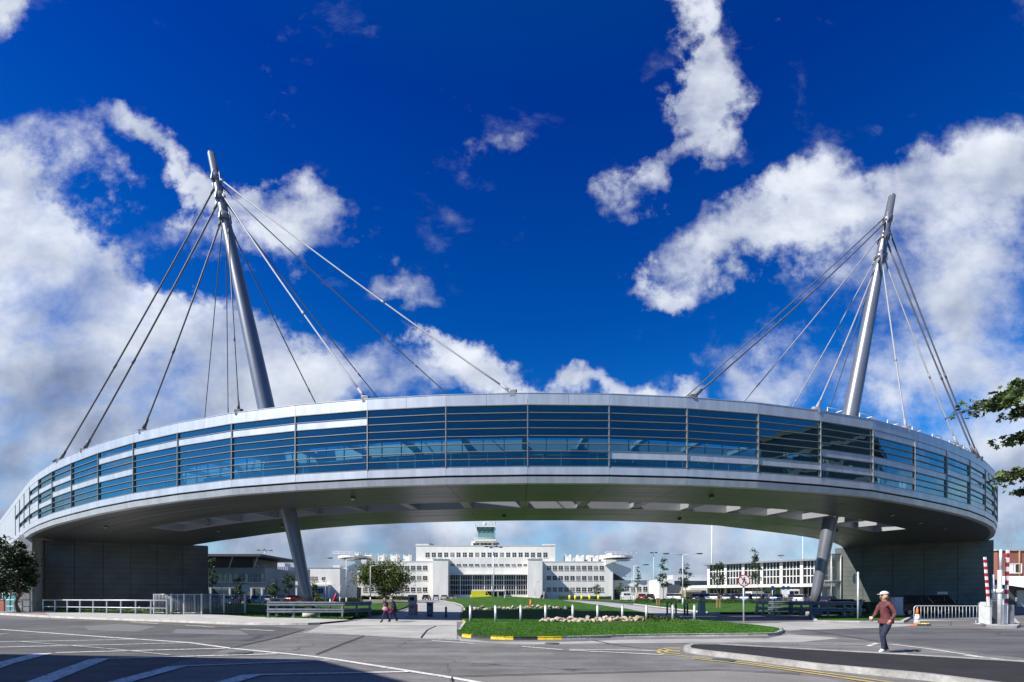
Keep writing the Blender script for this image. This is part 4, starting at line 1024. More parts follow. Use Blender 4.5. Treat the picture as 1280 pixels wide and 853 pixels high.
Q_=thing('unseen_dark_block','unseen dark glass block added at the right to darken the bridge reflections','building',(62,8,0))  # unseen block added to darken right bay reflections and cut sky fill
mb=MB(); mb.prism([(60,-8),(95,-8),(95,26),(66,26)],0,27); mb.build('glazing',M['window'],Q_)
mb=MB()
for z in range(1,9): mb.prism([(59.85,-8.2),(95,-8.2),(95,26.2),(65.85,26.2)],z*3.0-.25,z*3.0+.25)
mb.build('floor_band',M['dark_grey'],Q_); mb=MB(); mb.prism([(59.7,-8.3),(95.2,-8.3),(95.2,26.3),(65.7,26.3)],27,27.6); mb.build('roof_edge',M['dark_roof'],Q_)
# ================================================================== trees and planting
def leafquads(mb,c,s,r_,shape=0):
    d=Vector((r_.gauss(0,1),r_.gauss(0,1),r_.gauss(0,1)+.3)).normalized(); u=d.orthogonal().normalized(); a=r_.uniform(0,6.28); u=(Matrix.Rotation(a,3,d)@u); v=d.cross(u)
    if shape==0: mb.face([c-u*s*.5,c+v*s*.3,c+u*s*.5,c-v*s*.3])
    else:
        pts=[]
        for k in range(10):
            an=k*math.pi/5; rr=s*(.55 if k%2==0 else .27); pts.append(c+u*rr*math.cos(an)+v*rr*math.sin(an)+d*(s*.06*math.cos(an*2)))
        mb.face(pts)
def tree(name,label,cat,base,h,th,cr,leaf,nleaf,ls,seed,group=None,clumps=22,trunk_r=.12,cz=.55,fork=5,conic=0.):
    r_=random.Random(seed); t=thing(name,label,cat,base,group); B=Vector(base); mb=MB(); pts=[B+Vector((0,0,-.1))]
    n=6
    for i in range(1,n+1): pts.append(B+Vector((r_.uniform(-.03,.03)*h,r_.uniform(-.03,.03)*h,(th+(h-th)*.75)*i/n)))
    mb.path(pts,[trunk_r*(1-.85*i/n) for i in range(n+1)],8)
    cc=B+Vector((0,0,th+(h-th)*.5)); C=[]
    for k in range(clumps):
        while True:
            q=Vector((r_.uniform(-1,1),r_.uniform(-1,1),r_.uniform(-1,1)))
            if .25<q.length<1: break
        q=q*(.92/max(q.length,.92)); f=1-conic*max(0,q.z*.5+.5)
        C.append(cc+Vector((q.x*cr*f,q.y*cr*f,q.z*(h-th)*.5)))
    for k,c in enumerate(C):
        z=min(max(c.z-.35*(c-cc).length-.2,B.z+th*.7),pts[-1].z-.05); 
        i=0
        while i<n-1 and pts[i+1].z<z: i+=1
        t_=(z-pts[i].z)/max(.01,(pts[i+1].z-pts[i].z)); s=pts[i].lerp(pts[i+1],max(0,min(1,t_))); m_=s.lerp(c,.5)+Vector((0,0,-.05*h*.3)); mb.path([s,m_,c],[trunk_r*.35,trunk_r*.22,trunk_r*.08],5)
    mb.build('trunk',M['bark'],t)
    cb=MB(); sg=cr*(.16 if cr>4 else .19)
    for k in range(nleaf):
        c=C[int(r_.random()*len(C))]; sc=.7+.6*((hash((seed,int(c.x*100)))%100)/100)
        p=c+Vector((r_.gauss(0,sg*sc),r_.gauss(0,sg*sc),r_.gauss(0,sg*sc*.75)))
        if p.z<B.z+th*.45: continue
        leafquads(cb,p,ls*r_.uniform(.7,1.3),r_)
    cb.build('crown',M[leaf],t); return t
def foot(px,D,off=.1): p=at(px,HY,D); return (p.x,D,gz(D)+off)
tree('broadleaf_tree','full rounded olive green tree with two stems before the terminal left wing','tree',foot(481,92),7.4,1.6,5.3,'leaf_olive',12000,.33,3,clumps=52,trunk_r=.28)
sap='young trees on the forecourt'
for lab,px,D,h,cr,nl,sd_,lf in (
 ('young bushy green tree in the left car park in front of the office',299,80,4.6,1.1,420,11,'leaf'),
 ('young round green tree in front of the white entrance canopy',343,82,4.2,1.3,520,12,'leaf'),
 ('young taller green tree just left of the left mast leg',361,84,5.6,1.2,520,13,'leaf'),
 ('small young green tree just right of the left mast leg',394,84,4.2,.9,320,14,'leaf'),
 ('young pale tree against the end of the dark left wall',265,78,7.5,1.0,330,15,'leaf'),
 ('thin bare young tree beside the tall mast light',332,90,7.0,.9,120,16,'leaf'),
 ('small pale green sapling by the terminal right wing, left of two',775,118,4.6,1.3,380,17,'leaf'),
 ('small pale green sapling by the right end of the terminal, right of two',746,122,4.2,1.3,360,18,'leaf'),
 ('slim dark young tree left of the tall double lamp',829,88,8.2,1.35,620,19,'leaf_dark'),
 ('slim dark young tree behind the tall double lamp',857,90,8.6,1.3,600,20,'leaf_dark'),
 ('thin sparse young tree beside the terminal end terrace',797,100,7.6,.8,230,21,'leaf_dark'),
 ('dark young tree in front of the left end of the glazed hall',898,84,8.6,1.3,680,22,'leaf_dark'),
 ('tallest slim young tree in front of the glazed hall',945,80,10.2,1.15,640,23,'leaf_dark')):
    tree('young_tree',lab,'young tree',foot(px,D),h,h*.28,cr,lf,nl,.30,sd_,sap,clumps=16,trunk_r=.07,conic=.55)
tree('dark_tree','dark shaded tree in front of the teal hoarding, nearer the pier','tree',(at(24,HY,46.5).x,46.5,.1),7.0,1.7,1.15,'leaf_dark',4400,.24,31,clumps=46,trunk_r=.16,group='trees at the left edge')
tree('dark_tree','dark shaded tree cut by the left edge of the photo','tree',(at(-6,HY,48).x,48,.1),7.6,1.6,2.4,'leaf_dark',7500,.26,32,clumps=50,trunk_r=.18,group='trees at the left edge')
# the near tree whose branches reach in on the right
def near_tree():
    r_=random.Random(5); base=(15.2,11.4,0); t=thing('maple_tree','near leafy maple reaching its branches in from the right edge','tree',base)
    mb=MB(); B=Vector(base); mb.path([B,B+Vector((.1,0,2)),B+Vector((-.1,-.1,4.2)),B+Vector((.1,.1,6)),B+Vector((0,0,7.4))],[.28,.24,.19,.12,.03],12)
    cb=MB()
    def branch(p0,pts,nl,spread,ls=.105):
        P_=[Vector(p0)]+pts; mb.path(P_,[.075]+[.05*(1-i/len(pts))+.008 for i in range(len(pts))],6)
        for k in range(int(nl*2.3)):
            f=r_.random()**.8*(len(P_)-1.001); i=int(f); c=P_[i].lerp(P_[i+1],f-i)
            if i==0 and r_.random()<.5: continue
            q=c+Vector((r_.gauss(0,spread),r_.gauss(0,spread*1.2),r_.gauss(0,spread*.30)))
            leafquads(cb,q,ls*r_.uniform(.7,1.25),r_,1)
            if r_.random()<.14: mb.path([c,c.lerp(q,.6)+Vector((0,0,.04)),q],[.012,.008,.004],4)
    D=9.3
    A=lambda x,y,d=0: at(x+15,y,D+d)
    tr=B+Vector((0,0,4.2))
    branch(tr+Vector((0,0,.3)),[A(1345,478,.8),A(1290,484,.4),A(1262,492,.2),A(1238,503,0),A(1215,508,0)],330,.20)
    branch(A(1330,480,.7),[A(1300,470,.5),A(1276,476,.4),A(1262,482,.3)],150,.17)
    branch(A(1340,500,.7),[A(1300,500,.4),A(1275,512,.2),A(1256,518,.1)],170,.16)
    branch(tr-Vector((0,0,.2)),[A(1340,535,.7),A(1300,540,.4),A(1270,545,.2),A(1256,547,.1)],210,.15)
    branch(tr-Vector((0,0,.7)),[A(1340,590,.6),A(1300,588,.4),A(1272,592,.2),A(1254,594,.1)],300,.19)
    branch(A(1335,600,.6),[A(1300,610,.4),A(1284,612,.3),A(1276,612,.3)],130,.13)
    for k in range(20):
        q=B+Vector((r_.uniform(-.2,2.4),r_.uniform(-2.6,.9),r_.uniform(4.6,8.2)))
        branch(B+Vector((0,0,r_.uniform(3.4,6.6))),[B+Vector(((q-B).x*.6,(q-B).y*.6,(q-B).z*.93)),q],190,.36,.15)
    mb.build('trunk',M['bark'],t); cb.build('crown',M['leaf_near'],t)
near_tree()
def hedge(label,p0,p1,wd,h,n,seed,m='hedge',ls=.2,grp=None,cat='hedge'):
    r_=random.Random(seed); p0=Vector(p0);p1=Vector(p1); d=(p1-p0); Ln=d.length; d.normalize(); nn=Vector((-d.y,d.x,0)); mb=MB()
    a=p0;b=p1; q=[a-nn*wd*.4,b-nn*wd*.4,b+nn*wd*.4,a+nn*wd*.4]; mb.hexa([(v.x,v.y,v.z-.05) for v in q]+[(v.x,v.y,v.z+h*.8) for v in q])
    for k in range(n):
        f=r_.random(); p=p0.lerp(p1,f)+nn*r_.uniform(-.5,.5)*wd; top=h*(.85+.15*math.sin(f*Ln*1.3)+.08*math.sin(f*Ln*4.1)); z=r_.random()**.6*top
        leafquads(mb,Vector((p.x,p.y,p.z+z)),ls*r_.uniform(.7,1.4),r_)
    return tag(mb.build('hedge',M[m]),label,cat,grp)
hg='hedges around the forecourt'
def hp(px,D,z=0): p=at(px,HY,D); return (p.x,D,gz(D)+.1+z)
hedge('long low clipped hedge in front of the parked cars on the right',hp(794,86),hp(1010,80),1.2,.85,5200,41,grp=hg)
hedge('short dark hedge beside the dark car near the right mast leg',hp(1055,60),hp(1108,56),1.2,1.15,1300,42,grp=hg)
hedge('low planting in front of the red sculpture on the left lawn',hp(395,88),hp(452,90),1.6,.9,1500,43,grp=hg)
hedge('low hedge along the foot of the terminal left wing',hp(452,136),hp(512,138),1.2,1.2,900,44,grp=hg,ls=.3)
hedge('low hedge with yellow bollards along the foot of the terminal right wing',hp(697,138),hp(764,138),1.2,1.1,900,45,grp=hg,ls=.3)
hedge('straggling green planting at the foot of the dark left wall',(-46.6,49.4,.12),(-29.5,42.6,.12),.8,.42,1900,46,grp=hg,ls=.16,cat='planting')
mb=MB(); r_=random.Random(9)
for k in range(70):
    p=Vector((-35,45.2,.3))+Vector((r_.uniform(-1.7,1.7),r_.uniform(-.9,.9),r_.uniform(0,.42))); leafquads(mb,p,.22,r_)
for k in range(14):
    p=Vector((-35,45.2,.1))+Vector((r_.uniform(-1.7,1.7),r_.uniform(-.9,.9),0)); mb.tube(p,p+Vector((0,0,.4)),.015,n=4)
tag(mb.build('flower_clump',M['flower']),'pale flowering clump behind the left railing','flowers')

# rockery
def rocks(n,x0,x1,yf,label,grp,seed,hmax):
    r_=random.Random(seed)
    for k in range(n):
        f=(k+r_.uniform(.1,.9))/n; x=x0+(x1-x0)*f; y,zt=yf(f,r_); s=r_.uniform(.6,1.15)*hmax
        bm=bmesh.new(); bmesh.ops.create_icosphere(bm,subdivisions=2,radius=1)
        sx_,sy_,sz_=s*r_.uniform(.9,1.5),s*r_.uniform(.7,1.1),s*r_.uniform(.5,.85); ph=r_.uniform(0,9)
        pl_=[(Vector((r_.gauss(0,1),r_.gauss(0,1),r_.gauss(0,1))).normalized(),r_.uniform(.6,.85)) for _ in range(7)]
        for v in bm.verts:
            for nrm,dd_ in pl_:
                e=v.co.dot(nrm)-dd_
                if e>0: v.co-=nrm*e
            v.co=Vector((v.co.x*sx_,v.co.y*sy_,v.co.z*sz_))*(1+.06*math.sin(v.co.x*7+ph))
        me=bpy.data.meshes.new('rock'); bm.to_mesh(me); bm.free(); me.materials.append(M['stone'])
        o=bpy.data.objects.new('rock',me); COL.objects.link(o); o.location=(x,y,iz(x,y)+zt); o.rotation_euler=(r_.uniform(-.2,.2),r_.uniform(-.2,.2),r_.uniform(0,6.28)); tag(o,label,'rock',grp)
def yfA(f,r_): 
    lay=r_.random(); hump=.25+.75*math.sin(min(1,f*1.5)*1.57); return (28.3+f*1.6+lay*.9, .04+lay*.26*hump)
rocks(64,1.75,8.3,yfA,'pale rough stone in the near rockery across the grass island','stones of the near rockery',51,.19)
def yfB(f,r_): return (52-f*2+r_.uniform(-.8,1.2), r_.uniform(0,.3))
rocks(42,-5.0,6.4,yfB,'pale rough stone in the farther rockery on the grass mound','stones of the farther rockery',52,.26)
mb=MB(); r_=random.Random(61)
for k in range(500): 
    x=r_.uniform(6.6,10.6); y=r_.uniform(28.8,31.0); leafquads(mb,Vector((x,y,iz(x,y)+r_.random()**2*.35)),.12,r_)
tag(mb.build('low_plants',M['leaf_olive']),'low leafy plants at the right end of the near rockery','plants')
mb=MB(); sp=[Vector((2+3.6*math.cos(k*math.pi/12)+3,30+.9*math.sin(k*math.pi/12),0)) for k in range(24)]
mb.prism([(p.x,p.y) for p in sp],0,iz(5,30)+.03); struct('soil_bed',mb,M['soil'])

# ================================================================== street furniture
def G0(px,D,z=0.0): p=at(px,HY,D); return Vector((p.x,D,z))
# silver bollards on the grass island
def bollard_mesh():
    mb=MB(); mb.tube((0,0,-.1),(0,0,1.02),.075,n=16); return mb
bol_shaft=None
lawnb=[(588,29.6),(619.5,30),(651,30.2),(682,30.6),(716,31),(747,31.2),(778,31.4),(808,31.6),(841,31.8),(868,31.8)]
words=['leftmost silver bollard on the grass island','second silver bollard from the left on the grass island','third silver bollard from the left on the grass island','fourth silver bollard from the left beside the rockery tip','fifth silver bollard from the left behind the rockery','sixth silver bollard from the left behind the rockery','seventh silver bollard from the left behind the rockery','third silver bollard from the right behind the rockery','second silver bollard from the right on the grass island','rightmost silver bollard on the grass island']
proto=None
def copytree(o,parent=None):
    c=o.copy(); COL.objects.link(c)
    if parent is not None: c.parent=parent
    for ch in list(o.children): copytree(ch,c)
    return c
for (px,D),lab in zip(lawnb,words):
    p=G0(px,D); z=iz(p.x,p.y)
    if proto is None:
        proto=thing('bollard',lab,'bollard',(p.x,p.y,z),'silver bollards on the grass island')
        mb=MB(); mb.tube((0,0,-.1),(0,0,.96),.078,n=16); local(proto,mb,'post',M['steel_pale'])
        mb=MB(); mb.tube((0,0,.965),(0,0,1.0),.078,.078,16); mb.tube((0,0,1.0),(0,0,1.03),.078,.05,16); local(proto,mb,'cap',M['steel'])
        o=proto
    else: o=copytree(proto)
    o.location=(p.x,p.y,z); o['label']=lab; o['category']='bollard'; o['group']='silver bollards on the grass island'
dk=[(834,45.5,'leftmost dark bollard closing the road behind the island'),(839.5,44,'second dark bollard from the left behind the island'),(845,47,'third dark bollard from the left behind the island'),(855.8,44.5,'dark bollard beside the double lamp post'),(859.2,43,'rightmost dark bollard before the stone plinth')]
pd=None
for px,D,lab in dk:
    p=G0(px,D,.0)
    if pd is None:
        pd=thing('bollard',lab,'bollard',p,'dark bollards across the road'); mb=MB(); mb.tube((0,0,-.1),(0,0,1.08),.085,n=14); local(pd,mb,'post',M['dark_grey']); mb=MB(); mb.tube((0,0,.86),(0,0,.95),.09,n=14); local(pd,mb,'band',M['pale_grey']); o=pd
    else: o=copytree(pd)
    o.location=p; o['label']=lab; o['category']='bollard'; o['group']='dark bollards across the road'
for px,D,h,r,m,lab in ((450,44,.62,.09,'dark_grey','short dark post on the left lawn before the walkers'),(557.5,38,.86,.085,'dark_grey','dark post right of the grey machine on the entry road'),(1086,47,1.2,.09,'dark_grey','dark post right of the stop sign pole'),(413,62,1.3,.12,'pale_grey','pale square post at the right end of the low guard rail'),(325,70,1.9,.13,'pale_grey','pale post in the left car park, left of two'),(329.5,66,1.9,.11,'pale_grey','pale post in the left car park, right of two'),(1187.5,27.5,.20,.06,'dark_grey','tiny dark stub on the road by the barrier gates'),(945,47,.8,.09,'pale_grey','short pale post at the kerb beyond the prohibition sign')):
    p=G0(px,D,gz(D)); t=thing('post',lab,'post',p); mb=MB(); mb.tube((0,0,-.1),(0,0,h-.05),r,n=12); local(t,mb,'shaft',M[m]); mb=MB(); mb.tube((0,0,h-.05),(0,0,h),r*1.1,r*.8,12); local(t,mb,'cap',M[m])
# stone plinth
t=thing('stone_plinth','square stone plinth at the road end beyond the bollards','plinth',G0(877,46)); mb=MB(); mb.hexa([(-.3,-.3,0),(.3,-.3,0),(.3,.3,0),(-.3,.3,0),(-.24,-.24,1.2),(.24,-.24,1.2),(.24,.24,1.2),(-.24,.24,1.2)]); local(t,mb,'shaft',M['concrete']); mb=MB(); mb.box((0,0,1.25),(.6,.6,.1)); local(t,mb,'cap',M['concrete']); mb=MB(); mb.box((0,0,.05),(.8,.8,.14)); local(t,mb,'base',M['concrete'])
for px,D,lab in ((822.5,72,'short timber post before the hedge, left of two'),(898,64,'timber trestle before the hedge, right of two')):
    t=thing('timber_post',lab,'post',G0(px,D,gz(D)+.1)); mb=MB(); mb.box((-.18,0,.55),(.16,.16,1.1)); mb.box((.18,0,.55),(.16,.16,1.1)); local(t,mb,'leg',M['timber']); mb=MB(); mb.box((0,0,1.02),(.62,.2,.14)); local(t,mb,'rail',M['timber'])
# ticket machine and cabinets on the entry road
t=thing('ticket_machine','tall grey ticket machine with a red side on the entry road','ticket machine',G0(516,37)); 
mb=MB(); mb.b2(-.5,.5,-.35,.35,0,.22); local(t,mb,'base',M['concrete']); mb=MB(); mb.b2(-.29,.25,-.22,.22,.22,1.80); mb.b2(-.33,.29,-.26,.26,1.2,1.78); local(t,mb,'housing',M['mid_grey'])
mb=MB(); mb.b2(.25,.34,-.2,.2,.25,1.1); local(t,mb,'side_panel',M['red']); mb=MB(); mb.b2(-.2,.16,-.272,-.262,1.35,1.62); local(t,mb,'screen',M['window']); mb=MB(); mb.b2(-.2,.16,-.235,-.222,.75,1.0); local(t,mb,'slot_panel',M['dark_grey'])
t=thing('barrier_cabinet','dark grey barrier cabinet standing right of the ticket machine','cabinet',G0(537.5,40)); mb=MB(); mb.b2(-.24,.24,-.2,.2,0,1.12); local(t,mb,'housing',M['dark_grey']); mb=MB(); mb.b2(-.27,.27,-.23,.23,1.12,1.17); local(t,mb,'lid',M['mid_grey']); mb=MB(); mb.b2(-.18,.18,-.212,-.2,.2,.9); local(t,mb,'door',M['mid_grey'])
t=thing('swing_gate','thin brown horizontal bar beyond the walkers on the left lawn','barrier',G0(452,70,gz(70))); a=G0(440,70,gz(70)); mb=MB(); 
p0=Vector((0,0,0)); q0=G0(512,70,gz(70))-G0(452,70,gz(70)); mb.tube((0,0,.95),(q0.x,0,.95),.06,n=8); local(t,mb,'arm',M['timber']); mb=MB(); mb.b2(-.15,.15,-.15,.15,0,1.1); local(t,mb,'pedestal',M['dark_grey'])
# guard rails (box beam rails round the mast feet)
def guard(name,label,pts,posts,z=(.62,1.13),zb=.1,ends=True):
    p0=Vector((*pts[0],0)); t=thing(name,label,'guard rail',p0)
    P_=[Vector((*p,0)) for p in pts]
    for zc in z:
        mb=MB()
        for a,b in zip(P_,P_[1:]):
            d=(b-a).normalized(); n=Vector((-d.y,d.x,0)); u=Vector((0,0,1))
            # w-beam profile
            prof=[(-.05,-.16),(.05,-.11),(.05,-.05),(-.03,0),(.05,.05),(.05,.11),(-.05,.16)]
            for (o0,h0),(o1,h1) in zip(prof,prof[1:]):
                A=a-n*o0+u*(zc+h0);B_=b-n*o0+u*(zc+h0);C_=b-n*o1+u*(zc+h1);D_=a-n*o1+u*(zc+h1); e=n*.012
                mb.hexa([A,B_,B_+e,A+e,D_,C_,C_+e,D_+e])
        mb.build('rail',M['rail'],t)
    for i,(a,b) in enumerate(zip(P_,P_[1:])):
        Ln=(b-a).length; k=max(1,round(Ln/posts))
        d=(b-a).normalized(); n=Vector((-d.y,d.x,0))
        for j in range(k+ (1 if i==len(P_)-2 else 0)):
            q=a.lerp(b,j/k)+n*.14; mb=MB(); mb.box((q.x,q.y,(zb+z[-1]+.16)/2),(.12,.12,z[-1]+.16-zb),math.atan2(d.y,d.x)); mb.build('post',M['rail'],t)
            mb=MB(); mb.box((q.x,q.y,zb+.02),(.3,.3,.05)); mb.build('foot_plate',M['rail'],t)
    return t
guard('guard_rail','double steel guard rail on the grass round the left mast foot',[(-18.9,40.5),(-18.0,35.3),(-12.2,34.9),(-11.3,38.5),(-12.0,41)],2.0)
guard('guard_rail','double steel guard rail in front of the right mast foot',[(23.2,42.0),(23.9,38.2),(27.6,37.8),(28.6,41)],1.35)
guard('guard_rail','shorter steel guard rail left of the right mast foot',[(22.6,44.5),(22.2,40.6),(25.2,40.4)],1.5)
# left railings
def railing(label,p0,p1,n,h=1.12,z0=.12,mid=(.55,),m='steel_pale'):
    a=Vector((*p0,z0)); b=Vector((*p1,z0)); t=thing('railing',label,'railing',a); u=Vector((0,0,1))
    mb=MB(); mb.tube(a+u*h,b+u*h,.055,n=8); mb.build('handrail',M[m],t)
    for q in mid: mb=MB(); mb.tube(a+u*q,b+u*q,.045,n=8); mb.build('mid_rail',M[m],t)
    for i in range(n+1): c=a.lerp(b,i/n); mb=MB(); mb.box(c+u*(h/2),(.09,.09,h),0); mb.build('post',M['steel'],t)
L0=G0(54,48.5); L1=G0(208.5,41.2)
railing('long pale two rail railing on the pavement in front of the left wall',(L0.x,L0.y),(L1.x,L1.y),9,1.22)
L2=G0(8,50.5); L3=G0(38,49.5)
railing('short pale railing in front of the teal hoarding at the left edge',(L2.x,L2.y),(L3.x,L3.y),3,1.22)
# bar fence
def barfence(label,pts,h=1.75,z0=.12):
    P_=[Vector((*p,z0)) for p in pts]; t=thing('bar_fence',label,'fence',P_[0]); u=Vector((0,0,1))
    for a,b in zip(P_,P_[1:]):
        d=(b-a).normalized(); mb=MB(); n=int((b-a).length/.13)
        mb.tube(a+u*h,b+u*h,.03,n=6); mb.tube(a+u*.12,b+u*.12,.025,n=6)
        for k in range(1,n): c=a.lerp(b,k/n); mb.tube(c+u*.12,c+u*h,.016,n=5)
        mb.build('bar_panel',M['steel'],t)
    for c in P_: mb=MB(); mb.box(c+u*(h/2+.03),(.09,.09,h+.06)); mb.build('post',M['steel_pale'],t)
A_=[G0(192.5,42.6),G0(214,42.4),G0(230,42.2),G0(252,42),G0(263,43.2),G0(280,43.0),G0(306,44)]
barfence('grey vertical bar fence between the left wall and the lawn',[(p.x,p.y) for p in A_])
A_=[G0(209,43.6),G0(222,43.8),G0(243,44)]
barfence('second bar fence just behind the first one at the left wall end',[(p.x,p.y) for p in A_],1.65)
# teal hoarding and brick pier on the far left
t=thing('hoarding','teal site hoarding behind the trees at the left edge','hoarding',(-56,53.5,0)); a=G0(4,54); b=G0(39,53)
for k in range(4):
    p=a.lerp(b,k/4); q=a.lerp(b,(k+1)/4); mb=MB(); d=(q-p).normalized()*.02; mb.hexa([p+d,q-d,q-d+Vector((0,.05,0)),p+d+Vector((0,.05,0))]+[v+Vector((0,0,1.75)) for v in (p+d,q-d,q-d+Vector((0,.05,0)),p+d+Vector((0,.05,0)))]); mb.build('panel',M['teal_board'],t)
mb=MB()
for k in range(5): p=a.lerp(b,k/4)-Vector((0,.06,0)); mb.tube(p,p+Vector((0,0,2.15)),.04,n=6)
mb.tube(a+Vector((0,-.06,2.1)),b+Vector((0,-.06,2.1)),.03,n=6); mb.build('frame',M['steel'],t)
t=thing('brick_wall','low red brick wall stub at the left edge of the photo','wall',G0(-6,51)); a=G0(-30,51.5); b=G0(4.5,50.8); mb=MB(); mb.hexa([a,b,b+Vector((0,.35,0)),a+Vector((0,.35,0))]+[v+Vector((0,0,1.35)) for v in (a,b,b+Vector((0,.35,0)),a+Vector((0,.35,0)))]); mb.build('brickwork',M['brick'],t); mb=MB(); e=Vector((0,.05,0)); mb.hexa([v+Vector((0,0,1.36)) for v in (a-e,b-e,b+Vector((0,.4,0)),a+Vector((0,.4,0)))]+[v+Vector((0,0,1.44)) for v in (a-e,b-e,b+Vector((0,.4,0)),a+Vector((0,.4,0)))]); mb.build('coping',M['concrete'],t)
t=thing('site_cabin','site cabin coloured dark to stand for deep shade behind the left trees','cabin',(-66,62,0)); a=G0(-20,62); b=G0(40,60); mb=MB(); mb.b2(a.x,b.x,61,66,0,3.0); mb.build('wall',M['dark_grey'],t); mb=MB(); mb.b2(a.x-.2,b.x+.2,60.8,66.2,3.0,3.15); mb.build('roof',M['dark_roof'],t)  # dark wall colour stands in for the shade behind the trees
for k in range(3): mb=MB(); x=a.x+1.2+k*2; mb.b2(x,x+1.1,60.93,61.05,1.0,2.2); mb.build('window',M['window'],t)
t=thing('white_pole','white pole standing beside the concrete pier','pole',G0(37.5,49.8)); p=G0(37.5,49.8); mb=MB(); mb.tube(p,p+Vector((0,0,3.9)),.09,n=10); mb.build('shaft',M['white'],t); mb=MB(); mb.tube(p,p+Vector((0,0,.1)),.2,n=10); mb.build('base',M['steel'],t)

# lamps
def lamp(label,px,D,h,arms,rot=0,group='street lamps',hd=1.0):
    p=G0(px,D,gz(D)); t=thing('street_lamp',label,'street lamp',p,group); mb=MB(); mb.tube((0,0,0),(0,0,1.2),.12,.11,12); mb.tube((0,0,1.2),(0,0,h),.085,.06,12); local(t,mb,'pole',M['pale_grey'])
    for s in arms:
        d=Vector((math.cos(rot)*s,math.sin(rot)*abs(s)*.25,0)); mb=MB(); mb.path([(0,0,h-.05),d*.5+Vector((0,0,h+.10)),d*.8+Vector((0,0,h+.16))],[.05,.04,.035],8); local(t,mb,'arm',M['pale_grey'])
        e=d*.9+Vector((0,0,h+.18)); mb=MB(); mb.ball(e,.5*hd,sc=(1.1,.4,.2)); hh=local(t,mb,'lamp_head',M['dark_grey']); mb=MB(); mb.ball(e-Vector((0,0,.06)),.36*hd,sc=(1.1,.38,.2)); q=local(t,mb,'lens',M['lampglass']); q.parent=hh
    mb=MB(); mb.box((0,0,.02),(.4,.4,.06)); local(t,mb,'base_plate',M['steel'])
lamp('tall lamp post with two long arms beside the dark bollards',853.5,72,7.7,(-2.8,2.8))
lamp('lamp post with one arm reaching right beside the terminal end terrace',792.5,95,7.2,(2.6,),hd=1.2)
lamp('lamp post with two wide arms in front of the left end terrace',433,76,7.3,(-2.9,2.9))
lamp('single pole lamp just left of the olive tree',463,80,6.4,(2.0,),hd=.9)
lamp('two armed lamp post in front of the olive tree',482.5,90,6.2,(-2.4,2.2),hd=.9)
lamp('smaller two armed lamp post right behind the one at the olive tree',488,112,6.6,(-2.2,2.6),hd=.9)
lamp('slim lamp post left of the red sculpture in the left car park',407,85,4.2,(-.7,),hd=.5)
lamp('slim lamp post right of the red sculpture',425,84,3.0,(.5,),hd=.4)
lamp('short pale lamp post in front of the grey office at left',277,70,4.0,(-.9,),hd=.6)
lamp('low double lamp by the terminal right wing',790,128,6.2,(-2.0,2.0),hd=.8)
lamp('thin lamp post in front of the terminal right wing windows',668.5,120,4.6,(.9,),hd=.5)
def tallmast(label,px,D,h,r,head,cat='light mast'):
    p=G0(px,D,gz(D)); t=thing('light_mast',label,cat,p,'tall light masts'); mb=MB(); mb.tube((0,0,0),(0,0,h),r,r*.6,10); local(t,mb,'pole',M['pale_grey'])
    mb=MB()
    if head:
        for k in range(4):
            a=k*math.pi/2+.4; e=Vector((math.cos(a)*head,math.sin(a)*head,h)); mb.tube((0,0,h),e,.06,n=6); mb.box(e,(.8,.5,.25),a)
        mb.tube((0,0,h),(0,0,h+.8),.04,n=6); local(t,mb,'lamp_cluster',M['dark_grey'])
    else:
        mb.tube((0,0,h),(0,0,h+.3),.1,.05,n=8); local(t,mb,'cap',M['pale_grey'])
    mb=MB(); mb.tube((0,0,0),(0,0,.5),r*2.2,n=10); local(t,mb,'base',M['concrete'])
tallmast('white mast with a four lamp head in front of the terminal centre',617,118,13.2,.20,1.9)
tallmast('far thin light mast with a small cross head right of the left office',331,150,15.4,.16,1.8)
tallmast('tall plain white mast rising behind the glazed hall',890,125,21.6,.26,0)
tallmast('thin tall mast behind the right end of the glazed hall',1003.5,150,22,.16,0)
tallmast('far thin light mast left of the tall double lamp',817,160,15.6,.13,1.0)
tallmast('tiny far mast above the glazed hall roof',976,170,15.5,.10,.7)
# signs
p=G0(929.5,29.2); t=thing('road_sign','round no pedestrians sign on a steel pole at the island edge','road sign',p)
mb=MB(); mb.tube((0,0,0),(0,0,3.0),.045,n=10); local(t,mb,'pole',M['steel_pale'])
mb=MB(); n=40
def disc(mb,r,y,th,mi=0,cz=2.62):
    pts=[(r*math.cos(k*2*math.pi/n),r*math.sin(k*2*math.pi/n)) for k in range(n)]; b=len(mb.v)
    mb.v+=[(x,y,cz+z) for x,z in pts]+[(x,y+th,cz+z) for x,z in pts]; mb.f+=[tuple(b+k for k in range(n)),tuple(b+2*n-1-k for k in range(n))]; mb.m+=[mi,mi]; mb.s+=[False]*2
    for k in range(n): j=(k+1)%n; mb.f.append((b+j,b+k,b+n+k,b+n+j)); mb.m.append(mi); mb.s.append(False)
disc(mb,.37,-.075,.02); di=local(t,mb,'sign_rim',M['red']); mb=MB(); disc(mb,.305,-.082,.012); q=local(t,mb,'sign_face',M['white'])
mb=MB()
def flat(mb,pts,y): mb.face([(x,y,2.62+z) for x,z in pts])
y=-.0855
flat(mb,[(.045*math.cos(k*math.pi/6),.175+.045*math.sin(k*math.pi/6)) for k in range(12)],y)
